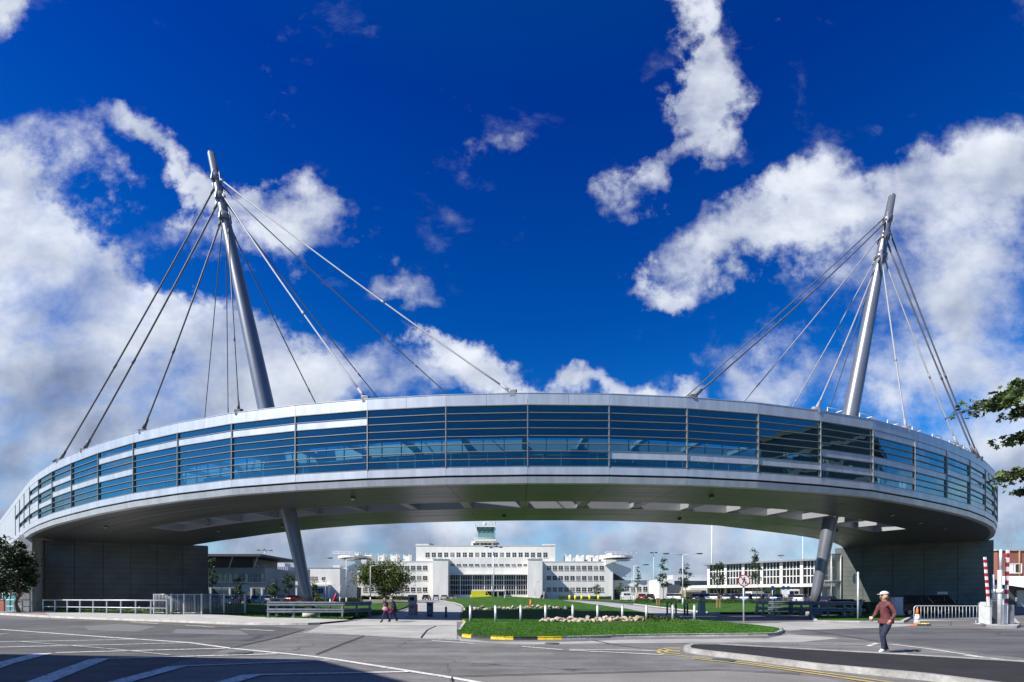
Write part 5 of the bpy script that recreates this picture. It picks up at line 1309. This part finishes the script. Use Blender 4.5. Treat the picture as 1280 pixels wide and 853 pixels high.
flat(mb,[(-.07,-.02),(.05,-.02),(.075,.11),(-.05,.125)],y); flat(mb,[(-.06,-.02),(.0,-.02),(-.05,-.12),(-.10,-.24),(-.15,-.22)],y-.0005); flat(mb,[(-.005,-.02),(.05,-.02),(.09,-.12),(.12,-.24),(.065,-.24),(.035,-.13)],y-.001); flat(mb,[(.05,.11),(.07,.08),(.13,.0),(.16,-.03),(.13,-.05)],y-.0015); flat(mb,[(-.05,.115),(-.03,.08),(-.12,.01),(-.145,.04)],y-.002)
local(t,mb,'walking_figure',M['black'])
mb=MB(); s=.225; flat(mb,[(-s-.02,s-.02),(-s+.02,s+.02),(s+.02,-s+.02),(s-.02,-s-.02)],-.0885); local(t,mb,'diagonal_bar',M['red'])
p=G0(1072.5,32); t=thing('stop_sign','octagonal sign seen from behind on a pale pole beside the grass','road sign',p)
mb=MB(); mb.tube((0,0,0),(0,0,3.3),.055,n=10); local(t,mb,'pole',M['steel_pale'])
mb=MB(); n=8; pts=[(-.24+.36*math.cos((k+.5)*math.pi/4)*.72,.36*math.sin((k+.5)*math.pi/4),) for k in range(8)]; b=0
mb.v+=[(x,.07+x*.5,2.85+z) for x,z in pts]+[(x,.09+x*.5,2.85+z) for x,z in pts]; mb.f+=[tuple(range(8)),tuple(15-k for k in range(8))]; mb.m+=[0,0]; mb.s+=[False]*2
for k in range(8): j=(k+1)%8; mb.f.append((j,k,8+k,8+j)); mb.m.append(0); mb.s.append(False)
local(t,mb,'sign_plate',M['signgreen']); mb=MB(); mb.box((-.1,.05,2.95),(.25,.04,.05)); mb.box((-.1,.05,2.75),(.25,.04,.05)); local(t,mb,'bracket',M['steel'])
for px,D,lab,h,w_,hh,m in ((433/6.4+240,68,'white blank information board on a post in front of the office',2.9,1.1,1.0,'white'),(305,100,'small dark sign on a post at the terminal lawn edge',2.4,.5,.5,'dark_grey')):
    if px<306 and m=='dark_grey': px=680
    p=G0(px,D,gz(D)); t=thing('sign_board',lab,'sign',p); mb=MB(); mb.tube((0,0,0),(0,0,h),.07,n=8); local(t,mb,'post',M['pale_grey']); mb=MB(); mb.box((0,-.09,h-hh/2+.3),(w_,.05,hh)); local(t,mb,'board',M[m])
for px,D,lab,ang in ((965.5,74,'small blue round sign by the car park hedge, leftmost of three',0),(979,76,'small blue round sign by the car park hedge, middle of three',.3),(985,78,'small blue round sign by the car park hedge, rightmost of three',-.2)):
    p=G0(px,D,gz(D)); t=thing('blue_sign',lab,'road sign',p,'small blue signs in the car park'); mb=MB(); mb.tube((0,0,0),(0,0,2.9),.05,n=8); local(t,mb,'pole',M['steel']); mb=MB(); disc(mb,.33,-.07,.02,0,2.75); local(t,mb,'sign_plate',PAINT['blue'])
# crowd barrier, cone and loose feet
p0=G0(1142.5,29.3); p1=G0(1225.5,28.9); t=thing('crowd_barrier','galvanised crowd barrier with vertical bars standing on the concrete','crowd barrier',p0)
d=p1-p0; d.z=0; u=Vector((0,0,1)); Ln=d.length; d.normalize(); mb=MB()
rc=.16; pts=[p0+u*.0,p0+u*(1.08-rc)]+[p0+d*(rc-rc*math.cos(a))+u*(1.08-rc+rc*math.sin(a)) for a in (R(25),R(50),R(75),R(90))]
pts2=[p1-d*(rc-rc*math.cos(a))+u*(1.08-rc+rc*math.sin(a)) for a in (R(90),R(75),R(50),R(25))]+[p1+u*(1.08-rc),p1]
mb.path(pts+pts2,.026,8); mb.build('frame_tube',M['steel_pale'],t); mb=MB(); mb.tube(p0+u*.2,p1+u*.2,.02,n=6); mb.build('lower_rail',M['steel_pale'],t)
mb=MB(); n=19
for k in range(1,n): c=p0+d*(Ln*k/n); mb.tube(c+u*.2,c+u*1.07,.011,n=6)
mb.build('bar_infill',M['steel_pale'],t)
for q in (p0+d*.25,p1-d*.25):
    mb=MB(); nn=Vector((-d.y,d.x,0)); mb.tube(q-nn*.3+u*.02,q+nn*.3+u*.02,.025,n=6); mb.tube(q+u*.02,q+u*.22,.02,n=6); mb.build('foot',M['steel_pale'],t)
p=G0(1146.5,27.8,.0); t=thing('traffic_cone','faded red and white traffic cone at the kerb end','traffic cone',p)
for (z0,z1,r0,r1,m) in ((.04,.30,.19,.145,'concrete'),(.30,.62,.145,.09,'white'),(.62,1.0,.09,.035,'orange')):
    mb=MB(); mb.tube((0,0,z0),(0,0,z1),r0,r1,16); local(t,mb,'cone_section',M[m])
mb=MB(); mb.box((0,0,.02),(.5,.5,.05)); local(t,mb,'base',M['orange'])
for k,(px,D) in enumerate(((1153.5,26.9),(1157,27.2))):
    p=G0(px,D); t=thing('rubber_block',('left','right')[k]+' yellow rubber barrier foot lying by the cone','barrier foot',p,rz=.7); mb=MB(); mb.hexa([(-.08,-.26,0),(.08,-.26,0),(.08,.26,0),(-.08,.26,0),(-.05,-.2,.12),(.05,-.2,.12),(.05,.2,.12),(-.05,.2,.12)]); local(t,mb,'block',M['rubber']); mb=MB(); mb.b2(-.055,.055,-.18,.18,.12,.14); local(t,mb,'stripe',M['yellow'])
# gate island with barriers
gi_poly=[gp(1224,772.5),gp(1233,784.2),gp(1240,785.8),gp(1271,785.8),gp(1276,783.5),gp(1266,772.5)]
mb=MB(); mb.prism([(p.x,p.y) for p in gi_poly],-.02,.15); struct('gate_island',mb,M['concrete'])
def gate(label,px0,y0,px1,y1,D0,w_=.115):
    a=at(px0,y0,D0); b=at(px1,y1,D0); t=thing('barrier_gate',label,'barrier gate',(b.x,b.y,.15)); d=(a-b); Ln=d.length; d.normalize()
    mb=MB(); s=Vector((w_/2,0,0)); f_=Vector((0,.035,0))
    mb.hexa([b-s-f_,b+s-f_,b+s+f_,b-s+f_]+[v+d*Ln for v in (b-s-f_,b+s-f_,b+s+f_,b-s+f_)]); arm=mb.build('arm',M['white'],t)
    n=6
    for k in range(n):
        z0=Ln*(.26+.74*(k+.15)/n); z1=Ln*(.26+.74*(k+.62)/n); mb=MB(); s2=s+Vector((.003,0,0)); g=f_+Vector((0,.004,0))
        mb.hexa([v+d*z0 for v in (b-s2-g,b+s2-g,b+s2+g,b-s2+g)]+[v+d*z1 for v in (b-s2-g,b+s2-g,b+s2+g,b-s2+g)]); mb.build('red_band',M['red'],arm)
    return t
g1=gate('raised red and white barrier arm, left of two at the gate island',1231,696.6,1236.5,765,26.6); mb=MB(); c=at(1236.5,765,26.6); mb.b2(c.x-.13,c.x+.13,26.66,27,.15,1.35); mb.build('housing',M['pale_grey'],g1)
g2=gate('raised red and white barrier arm, taller right one at the gate island',1259.8,687.5,1257,780,25.7,.14); mb=MB(); c=at(1259,780,25.9); mb.b2(c.x-.02,c.x+.28,25.8,26.2,.15,1.2); mb.build('housing',M['mid_grey'],g2)
for lab,x0,x1,y0,D,m in (('pale slim pedestal left of the gate cabinets',1229.8,1234,755,27.0,'pale_grey'),('dark grey gate cabinet between the two barrier arms',1239.5,1246.8,749.5,26.6,'mid_grey'),('white box behind the tall gate pole',1251,1255.2,749.5,26.7,'white'),('grey pedestal at the right end of the gate island',1259.5,1263.5,757,26.5,'pale_grey'),('small pale pedestal in front of the gate cabinet',1237.2,1239.6,758,26.0,'pale_grey')):
    a=at(x0,y0,D); b=at(x1,y0,D); t=thing('gate_cabinet',lab,'cabinet',((a.x+b.x)/2,D,.15),'cabinets on the gate island'); mb=MB(); mb.b2(a.x,b.x,D,D+.3,.15,a.z); mb.build('housing',M[m],t); mb=MB(); mb.b2(a.x-.02,b.x+.02,D-.02,D+.32,a.z,a.z+.03); mb.build('lid',M[m],t)
    if b.x-a.x>.2: mb=MB(); mb.b2(a.x+.04,b.x-.04,D-.012,D,.3,a.z-.1); mb.build('door',M['dark_grey'],t)
for lab,px,y0,D,r,two in (('short grey pole behind the gate cabinets',1241.5,718.5,26.9,.055,0),('tallest pale pole at the gate island with a white collar',1249.7,687,25.5,.10,1)):
    p=at(px,y0,D); t=thing('gate_pole',lab,'pole',(p.x,D,.15)); mb=MB()
    if two: mb.tube((p.x,D,.15),(p.x,D,p.z-1.1),r,n=12); mb.tube((p.x+.05,D,p.z-1.1),(p.x+.05,D,p.z),r*.6,n=10)
    else: mb.tube((p.x,D,.15),(p.x,D,p.z),r,n=12)
    mb.build('shaft',M['steel_pale'],t)
    mb=MB(); z=at(px,739,D).z; mb.tube((p.x,D,z-.1),(p.x,D,z+.1),r*1.5,n=12); mb.build('collar',M['white'],t)
t=thing('utility_cabinet','pale grey utility cabinet behind the man in maroon','cabinet',G0(1121.5,40)); mb=MB(); mb.b2(-.33,.33,-.2,.2,0,1.6); local(t,mb,'housing',M['pale_grey']); mb=MB(); mb.b2(-.36,.36,-.23,.23,1.6,1.66); local(t,mb,'lid',M['mid_grey']); mb=MB(); mb.b2(-.28,.28,-.215,-.2,.15,1.5); local(t,mb,'door',M['pale_grey'])
t=thing('traffic_post','small orange post on the grass beyond the far rockery','marker post',G0(663.3,62)); p=G0(663.3,62,iz(2.4,62)); t.location=p; mb=MB(); mb.tube((0,0,0),(0,0,.95),.16,.10,12); local(t,mb,'post',M['orange']); mb=MB(); mb.tube((0,0,.95),(0,0,1.05),.12,.08,12); local(t,mb,'cap',M['orange'])
t=thing('lawn_light','small pale stub light on top of the grass mound','light',G0(631,100,iz(-1.5,100))); mb=MB(); mb.tube((0,0,-.1),(0,0,.5),.12,n=10); local(t,mb,'post',M['concrete']); mb=MB(); mb.ball((0,0,.55),.16); local(t,mb,'globe',M['lampglass'])
for k,(px,lab) in enumerate(((712,'leftmost'),(719,'second from the left'),(727,'third from the left'),(737,'fourth from the left'),(748,'rightmost'))):
    p=G0(px,135,gz(135)); t=thing('yellow_bollard',lab+' yellow bollard along the terminal right wing','bollard',p,'yellow bollards at the terminal'); mb=MB(); mb.tube((0,0,0),(0,0,1.35),.28,n=12); local(t,mb,'post',M['yellow']); mb=MB(); mb.tube((0,0,1.35),(0,0,1.45),.28,.15,12); local(t,mb,'cap',M['dark_grey'])
# red sculpture
p=G0(418,76,gz(76)+.1); t=thing('red_sculpture','leaning red abstract sculpture on the left lawn','sculpture',p)
mb=MB(); mb.path([(-.35,0,0),(-.2,0,.4),(.0,0,.8),(.16,0,1.25),(.30,.0,1.62),(.42,0,1.78)],[.14,.18,.24,.20,.16,.06],10); mb.path([(.28,0,0),(.2,.05,.35),(.05,.05,.75)],[.12,.14,.2],10); mb.ball((.30,0,1.68),.17); local(t,mb,'figure',M['red']); mb=MB(); mb.box((0,0,.0),(1.1,.6,.12)); local(t,mb,'base',M['concrete'])

# ================================================================== vehicles
def car(label,px,D,rz,paint,kind='hatch',z=None,group='parked cars',cat='car',dx=0):
    Z={'hatch':(4.0,1.7,1.45),'saloon':(4.5,1.75,1.42),'suv':(4.6,1.85,1.78),'van':(4.9,1.95,2.1),'bigvan':(5.6,2.05,2.5)}[kind]; Ln,W,H=Z
    p=at(px,HY,D); zb=gz(D) if z is None else z
    t=thing({'van':'parked_van','bigvan':'parked_van','suv':'parked_car'}.get(kind,'parked_car'),label,cat,(p.x+dx,D,zb),group,rz)
    h=Ln/2
    if kind in('hatch',): low=[(-h,.35),(-h,.75),(-h+.08,.92),(h-1.25,.93),(h-.35,.78),(h-.02,.62),(h,.35)]; cab=[(-h+.12,.9),(-h+.45,1.36),(-h+.8,H),(h-1.95,H),(h-1.1,.9)]
    elif kind=='saloon': low=[(-h,.4),(-h+.03,.82),(-h+.1,.93),(h-1.3,.92),(h-.3,.76),(h-.02,.6),(h,.35)]; cab=[(-h+.75,.9),(-h+1.35,H-.03),(-h+1.8,H),(h-2.1,H),(h-1.2,.9)]
    elif kind=='suv': low=[(-h,.4),(-h,.95),(-h+.05,1.08),(h-1.3,1.08),(h-.2,.98),(h,.8),(h,.4)]; cab=[(-h+.08,1.05),(-h+.3,H-.06),(-h+.5,H),(h-2.0,H),(h-1.25,1.05)]
    elif kind=='van': low=[(-h,.35),(-h,1.15),(-h+.02,1.2),(h-1.0,1.2),(h-.2,1.0),(h,.7),(h,.35)]; cab=[(-h+.02,1.18),(-h+.08,H-.05),(-h+.2,H),(h-1.8,H),(h-.9,1.18)]
    else: low=[(-h,.4),(-h,1.3),(-h+.02,1.35),(h-.9,1.35),(h-.15,1.1),(h,.7),(h,.4)]; cab=[(-h+.02,1.33),(-h+.05,H-.06),(-h+.15,H),(h-1.6,H),(h-.8,1.33)]
    def loft(prof,secs):
        mb=MB(); n=len(prof); b=0
        for (yy,sc,dzz) in secs:
            cx=sum(x for x,_ in prof)/n
            mb.v+=[(cx+(x-cx)*sc,yy,z_-dzz*(z_-prof[0][1])) for x,z_ in prof]
        for i in range(len(secs)-1):
            for k in range(n):
                j=(k+1)%n; mb.f.append((i*n+k,i*n+j,(i+1)*n+j,(i+1)*n+k)); mb.m.append(0); mb.s.append(False)
        mb.f.append(tuple(reversed(range(n)))); mb.m.append(0); mb.s.append(False); e=(len(secs)-1)*n; mb.f.append(tuple(e+k for k in range(n))); mb.m.append(0); mb.s.append(False); return mb
    w2=W/2
    local(t,loft(low,[(-w2,.97,.06),(-w2+.1,1,0),(w2-.1,1,0),(w2,.97,.06)]),'body',PAINT[paint])
    if kind in('van','bigvan'):
        c=local(t,loft(cab,[(-w2+.06,.97,.03),(-w2+.14,1,0),(w2-.14,1,0),(w2-.06,.97,.03)]),'cargo_box',PAINT[paint])
        mb=MB(); x0=cab[-2][0];x1=cab[-1][0]; z0,z1=cab[-1][1]+.06,H-.18
        mb.hexa([(x1+.0,-w2+.2,z0),(x1+.02,w2-.2,z0),(x1-.2,w2-.2,z0),(x1-.2,-w2+.2,z0),(x0+.12,-w2+.25,z1),(x0+.14,w2-.25,z1),(x0-.1,w2-.25,z1),(x0-.1,-w2+.25,z1)]); local(t,mb,'windscreen',M['window'])
        for s in(-1,1): mb=MB(); yy=s*(w2-.055); mb.hexa([(x1-1.0,yy-.02,z0),(x1-.25,yy-.02,z0),(x1-.25,yy+.02,z0),(x1-1.0,yy+.02,z0),(x1-1.0,yy-.02-s*.03,z1),(x0-.1,yy-.02-s*.03,z1),(x0-.1,yy+.02-s*.03,z1),(x1-1.0,yy+.02-s*.03,z1)]); local(t,mb,'side_window',M['window'])
        mb=MB(); mb.b2(-h-.012,-h+.04,-w2+.3,-.05,1.35,H-.35); mb.b2(-h-.012,-h+.04,.05,w2-.3,1.35,H-.35); local(t,mb,'rear_window',M['window'])
    else:
        local(t,loft(cab,[(-w2+.14,.92,.0),(-w2+.2,.94,0),(w2-.2,.94,0),(w2-.14,.92,.0)]),'window',M['window'])
        xs=[x for x,z_ in cab if z_>H-.1]; mb=MB(); a,b=min(xs),max(xs); mb.b2(a-.08,b+.08,-w2+.17,w2-.17,H-.06,H+.015); local(t,mb,'roof',PAINT[paint])
        mb=MB()
        for s in(-1,1):
            for (xa,za),(xb,zb_) in ((cab[0],cab[2]),(cab[-1],cab[-2])):
                mb.tube((xa*.93,s*(w2-.14),za),(xb*.95,s*(w2-.16),H-.02),.045,n=6)
            mb.tube((.05-.2,s*(w2-.135),.92),(.0-.2,s*(w2-.145),H-.02),.035,n=6)
        local(t,mb,'pillar',PAINT[paint])
    for sx__ in(-1,1):
        for s in(-1,1):
            mb=MB(); x=sx__*(h-.78); mb.tube((x,s*(w2-.20),.32),(x,s*(w2+.01),.32),.32,n=18); wh=local(t,mb,'wheel',M['rubber']); mb=MB(); mb.tube((x,s*(w2-.0),.32),(x,s*(w2+.02),.32),.2,n=12); q=local(t,mb,'rim',M['chrome']); q.parent=wh
    for s in(-1,1):
        zz=low[-2][1]; mb=MB(); mb.ball((h-.14,s*(w2-.32),zz+.06),.17,sc=(.8,1.1,.7)); local(t,mb,'headlight',M['lampglass']); mb=MB(); mb.b2(-h-.02,-h+.06,s*(w2-.12)-.11,s*(w2-.12)+.11,.72,.90); local(t,mb,'tail_light',M['redlamp'])
    mb=MB(); mb.b2(h-.08,h+.03,-.26,.26,.42,.53); mb.b2(-h-.03,-h+.05,-.26,.26,.5,.61); local(t,mb,'number_plate',M['white'] if kind!='bigvan' else M['dark_grey'])
    mb=MB()
    for s in (-1,1): mb.ball((cab[-1][0]-.15,s*(w2+.06),1.0 if kind in('hatch','saloon') else 1.25),.11,sc=(.6,1,.8))
    local(t,mb,'wing_mirror',PAINT[paint]); return t
PL='cars parked in the left car park'
for px,D,rz,pt,kd,lab in ((269,84,2.0,'grey','saloon','grey saloon beside the dark wall end in the left car park'),(283,82,2.1,'silver','hatch','silver hatchback left of the information board in the left car park'),(292,88,1.9,'navy','saloon','dark blue saloon behind the silver hatchback in the left car park'),(306,83,2.0,'black','saloon','black saloon right under the information board'),(320,82,2.1,'blue','hatch','blue hatchback between the board and the pale posts'),(334,84,1.9,'white','hatch','white hatchback beside the pale posts'),(352,86,2.0,'grey','saloon','grey saloon in front of the white canopy, left car park'),(368,87,1.4,'red','saloon','red car just left of the left mast leg'),(395,95,1.4,'yellow','hatch','yellow car just right of the left mast leg')):
    car(lab,px,D,rz,pt,kd,group=PL)
PR='cars parked behind the long hedge'
for px,D,rz,pt,kd,lab in ((803,112,1.2,'red','hatch','dark red car farthest left behind the long hedge'),(813,112,1.2,'black','saloon','black car second from the left behind the long hedge'),(839,98,1.1,'silver','hatch','silver car behind the dark saplings'),(848,97,1.1,'white','hatch','white car beside the khaki truck'),(872,92,.9,'navy','saloon','dark blue car in front of the khaki truck'),(886,93,1.0,'blue','hatch','blue hatchback below the left end of the hall'),(894,92,1.0,'silver','hatch','silver hatchback below the left end of the hall'),(905,94,.9,'black','saloon','black saloon left of the prohibition sign'),(917,90,.9,'blue','hatch','blue hatchback just left of the prohibition sign'),(927,89,.9,'navy','hatch','navy hatchback behind the prohibition sign'),(941,88,.8,'black','saloon','black saloon right of the prohibition sign behind the hedge'),(957,86,.8,'blue','saloon','blue saloon in front of the long white van'),(972,84,.8,'blue','hatch','bright blue hatchback before the white box van'),(993,83,.8,'navy','saloon','navy saloon right under the white box van'),(852,104,1.0,'grey','saloon','grey saloon half hidden behind the white car by the khaki truck'),(879,100,1.0,'black','hatch','black hatchback in the row behind, below the hall left end'),(900,99,.95,'white','saloon','white saloon in the row behind the silver hatchback'),(911,86,.9,'silver','saloon','silver saloon close to the hedge left of the prohibition sign'),(922,97,.9,'red','hatch','red hatchback in the row behind the prohibition sign'),(934,85,.85,'blue','hatch','blue hatchback close to the hedge right of the prohibition sign'),(949,85,.8,'navy','hatch','navy hatchback close to the hedge before the minibus'),(965,92,.8,'grey','hatch','grey hatchback between the minibus and the white box van'),(1003,80,.7,'silver','hatch','silver hatchback at the right end of the hedge'),
 (1035,62,.6,'navy','saloon','navy car just right of the right mast foot')):
    car(lab,px,D,rz,pt,kd,z=gz(D)+.22,group=PR)
car('white delivery van standing behind the hedge with its rear turned this way',986,90,1.35,'white','bigvan',group='vans',cat='van')
car('long white minibus behind the hedge in front of the hall',948,97,.25,'white','van',group='vans',cat='van')
car('white van at the end of the terminal right wing',782,110,1.45,'white','van',group='vans',cat='van')
car('yellow van at the terminal entrance',602,128,3.25-3.14159,'yellow','bigvan',group='vans',cat='van')
PT='cars parked at the terminal front'
for px,D,rz,pt,kd,lab in ((533.5,132,1.5,'black','hatch','black car with red lights, leftmost at the terminal front'),(545,133,1.7,'silver','hatch','silver car second from the left at the terminal front'),(555.5,132,1.6,'silver','saloon','silver car left of the terminal curtain wall'),(566,131,1.5,'grey','hatch','grey car before the left end of the terminal curtain wall'),(680,135,1.4,'black','hatch','black car at the foot of the right terminal pylon')):
    car(lab,px,D,rz,pt,kd,group=PT)
car('black off road car parked against the dark right wall',1143,42.5,.15,'black','suv',group='dark cars by the right wall')
car('black people carrier behind the crowd barrier at the dark right wall',1172,45.5,.1,'black','suv',group='dark cars by the right wall')
car('dark car half hidden behind the right guard rail',1056,47.5,.3,'black','saloon',group='dark cars by the right wall')
# khaki canvas truck
p=G0(867,96,gz(96)); t=thing('canvas_truck','khaki canvas covered truck parked left of the hall','truck',p,None,.35)
mb=MB(); mb.b2(-2.6,1.1,-1,1,.6,1.0); local(t,mb,'chassis',M['dark_grey']); mb=MB(); b=[(-2.6,1.0),(-2.6,1.9),(-2.3,2.25),(.8,2.25),(1.1,1.9),(1.1,1.0)]
mb.hexa([(-2.6,-1,1),(1.1,-1,1),(1.1,1,1),(-2.6,1,1),(-2.6,-1,1.95),(1.1,-1,1.95),(1.1,1,1.95),(-2.6,1,1.95)]); mb.hexa([(-2.6,-1,1.951),(1.1,-1,1.951),(1.1,1,1.951),(-2.6,1,1.951),(-2.5,-.7,2.35),(1.0,-.7,2.35),(1.0,.7,2.35),(-2.5,.7,2.35)]); local(t,mb,'canvas_cover',M['canvas'])
mb=MB(); mb.hexa([(1.15,-1,.5),(2.7,-1,.5),(2.7,1,.5),(1.15,1,.5),(1.15,-.95,2.3),(2.2,-.95,2.3),(2.2,.95,2.3),(1.15,.95,2.3)]); local(t,mb,'cab',M['dark_grey']); mb=MB(); mb.hexa([(2.5,-.85,1.3),(2.53,.85,1.3),(2.3,.85,1.3),(2.3,-.85,1.3),(2.28,-.8,2.1),(2.3,.8,2.1),(2.1,.8,2.1),(2.1,-.8,2.1)]); local(t,mb,'windscreen',M['window'])
for x in(-1.9,1.8):
    for s in(-1,1): mb=MB(); mb.tube((x,s*.75,.45),(x,s*1.03,.45),.45,n=16); local(t,mb,'wheel',M['rubber'])

# ================================================================== people
def person(label,loc,rz,H,legs,arms,mats,lean=0.,hair='hair',hat=None,skirt=False):
    # joints in body units (x forward, y left)
    t_=[]; 
    J=[];Rr=[];E=[];S=[]
    def j(p,r): J.append(Vector(p)*H); Rr.append(r*H); return len(J)-1
    def e(a,b,m): E.append((a,b)); S.append((a,b,m))
    lx=lean
    pel=j((0,0,.515),.072); wst=j((lx*.35,0,.60),.066); chs=j((lx*.8,0,.72),.078); ub=j((lx,0,.795),.062); nk=j((lx+.01,0,.835),.030); hd0=j((lx+.02,0,.875),.046); hd1=j((lx+.022,0,.925),.058); hd2=j((lx+.015,0,.965),.044)
    e(pel,wst,0);e(wst,chs,0);e(chs,ub,0);e(ub,nk,2);e(nk,hd0,2);e(hd0,hd1,2);e(hd1,hd2,2)
    ns=j((lx+.088,0,.918),.008); e(hd1,ns,2)
    for s in(-1,1): er=j((lx+.015,s*.066,.92),.010); e(hd1,er,2)
    for s,(kx,kz,ax,az,tx) in zip((1,-1),legs):
        hp_=j((0,s*.045,.485),.066); kn=j((kx,s*.05,kz),.042); an=j((ax,s*.05,az),.026); to=j((ax+tx,s*.055,max(.018,az-.03)),.022); hl=j((ax-.025,s*.05,az-.02),.022)
        e(pel,hp_,1);e(hp_,kn,1);e(kn,an,1);e(an,to,3);e(an,hl,3)
    for s,(ex,ey,ez,wx,wy,wz) in zip((1,-1),arms):
        sh=j((lx,s*.098,.785),.042); el=j((ex,s*ey,ez),.031); wr=j((wx,s*wy,wz),.019); e(ub,sh,0);e(sh,el,0);e(el,wr,0)
        d=(J[wr]-J[el]).normalized()*H; pm=j((J[wr]+d*.028)/H,.020); e(wr,pm,2)
        side=Vector((0,1,0)); fw=d.cross(side).normalized(); 
        for k in range(4):
            o_=(fw*((k-1.5)*.0115)*H); f1=j((J[pm]+d*.026+o_)/H,.0058); f2=j((J[pm]+d*(.043+.004*(k in(1,2)))+o_*1.05-side*s*.007*H)/H,.005); e(pm,f1,2); e(f1,f2,2)
        th=j((J[wr]+d*.022+fw*.026*H)/H,.0065); th2=j((J[wr]+d*.045+fw*.034*H)/H,.0055); e(wr,th,2);e(th,th2,2)
    me=bpy.data.meshes.new('person'); me.from_pydata([tuple(v) for v in J],E,[])
    ob=bpy.data.objects.new('person_tmp',me); COL.objects.link(ob)
    md=ob.modifiers.new('skin','SKIN'); sv=me.skin_vertices[0].data
    for i,r in enumerate(Rr): sv[i].radius=(r,r)
    sv[0].use_root=True
    md.use_smooth_shade=True; sb=ob.modifiers.new('sub','SUBSURF'); sb.levels=2; sb.render_levels=2
    dg=bpy.context.evaluated_depsgraph_get(); dg.update(); m2=bpy.data.meshes.new_from_object(ob.evaluated_get(dg)); bpy.data.objects.remove(ob); m2.name='person'
    for m in mats: m2.materials.append(m)
    for pf in m2.polygons:
        c=pf.center; best=None
        for a,b,m in S:
            A,B=J[a],J[b]; d=B-A; t=max(0,min(1,(c-A).dot(d)/max(1e-9,d.dot(d)))); q=(c-(A+d*t)).length/(Rr[a]+(Rr[b]-Rr[a])*t)
            if best is None or q<best[0]: best=(q,m)
        pf.material_index=best[1]; pf.use_smooth=True
    o=bpy.data.objects.new('person',m2); COL.objects.link(o); o.location=loc; o.rotation_euler=(0,0,rz); tag(o,label,'person')
    def child(name,mb,m): q=mb.build(name,m); q.parent=o; q.location=(0,0,0); return q
    mb=MB()
    for s in(-1,1): mb.ball(((lx+.070)*H,s*.022*H,.925*H),.007*H)
    mb.box(((lx+.075)*H,0,.893*H),(.012*H,.026*H,.005*H)); child('eye',mb,M['black'])
    mb=MB(); c=((lx+.010)*H,0,.945*H); n=12
    mb.ball(c,.066*H,sc=(1.02,.95,.86),nv=8) 
    mb.v=[(x-(.022*H if z<.925*H else 0),y,max(z,.895*H)) for x,y,z in mb.v]; child('hair',mb,M[hair])
    if hat:
        mb=MB(); mb.ball(((lx+.012)*H,0,.955*H),.062*H,sc=(1.08,1,.8)); mb.v=[(x,y,max(z,.948*H)) for x,y,z in mb.v]; mb.box(((lx+.076)*H,0,.950*H),(.05*H,.08*H,.008*H)); child('cap',mb,M[hat])
    return o,child
# the man on the right, walking left along the road edge
pp_=gp(1107.5,816.2)
o,ch=person('man in a maroon jumper and dark jeans walking left across the road edge',(pp_.x,pp_.y,0),R(184),1.78,
 [(.10,.285,.085,.045,.085),(.02,.275,-.055,.05,.08)],[(-.03,.15,.64,.05,.145,.53),(.05,.145,.63,.13,.12,.56)],[M['jumper'],M['jeans'],M['skin'],M['shoe']],lean=.015,hat='cap')
mb=MB(); mb.hexa([(-.17,-.2,.86),(.17,-.2,.86),(.17,.2,.86),(-.17,.2,.86),(-.15,-.19,1.02),(.17,-.19,1.02),(.17,.19,1.02),(-.15,.19,1.02)])
r0=MB(); 
r0.path([(-.0,0,.85),(0,0,.9),(.0,0,1.0)],[.185,.19,.178],20,caps=False); r0.v=[(x,y,z) for x,y,z in r0.v]; ch('jumper_hem',r0,M['jumper'])
t=thing('paper_cup','white paper cup held in the hand of the man in maroon','cup',(pp_.x,pp_.y,1.0)); 
hp3=o.matrix_basis@Vector((.145*1.78,-.125*1.78,.535*1.78)); t.location=hp3; mb=MB(); mb.tube((0,0,-.06),(0,0,.07),.035,.045,14); local(t,mb,'body',M['white']); mb=MB(); mb.tube((0,0,.07),(0,0,.085),.047,n=14); local(t,mb,'lid',M['white'])
# two walkers on the entry road
w1=gp(482.5,778.4); w2=gp(491.8,777.8)
o1,c1=person('woman in dark clothes with a pale pink bag walking left on the entry road',(w1.x,w1.y,0),R(186),1.63,
 [(.09,.285,.155,.045,.08),(-.03,.27,-.15,.075,.07)],[(-.05,.14,.65,.02,.14,.54),(.05,.15,.64,.10,.13,.55)],[M['coat'],M['jeans'],M['skin'],M['shoe_dark']],lean=.02)
o2,c2=person('woman in a long dark coat with a magenta bag walking just behind her companion',(w2.x,w2.y,0),R(184),1.66,
 [(.08,.285,.13,.045,.08),(-.04,.27,-.14,.075,.07)],[(-.06,.14,.65,-.01,.14,.54),(.05,.15,.64,.09,.13,.55)],[M['coat'],M['jeans'],M['skin'],M['shoe_dark']],lean=.03)
mb=MB(); mb.path([(.06,0,1.32),(.0,0,1.05),(-.04,0,.78),(-.08,0,.62)],[.15,.165,.20,.23],18); c2('long_coat',mb,M['coat'])
mb=MB(); mb.path([(.03,0,1.25),(.01,0,1.0),(0,0,.80)],[.15,.155,.17],18); c1('jacket',mb,M['coat'])
def bag(label,pers,off,s,m):
    t=thing('shoulder_bag',label,'bag',(0,0,0)); q=pers.matrix_basis@Vector(off); t.location=q
    mb=MB(); mb.ball((0,0,0),s,sc=(1.1,.45,.85)); local(t,mb,'body',m); mb=MB(); mb.path([(-s*.9,0,.05),(-s*.5,0,s*1.6),(0,0,s*2.0),(s*.5,0,s*1.6),(s*.9,0,.05)],.014,6); local(t,mb,'strap',m)
bag('pale pink bag hanging at the side of the front walker',o1,(.02,.22,.88),.16,M['pink']); bag('magenta bag carried between the two walkers',o2,(.20,.20,.72),.16,M['magenta'])
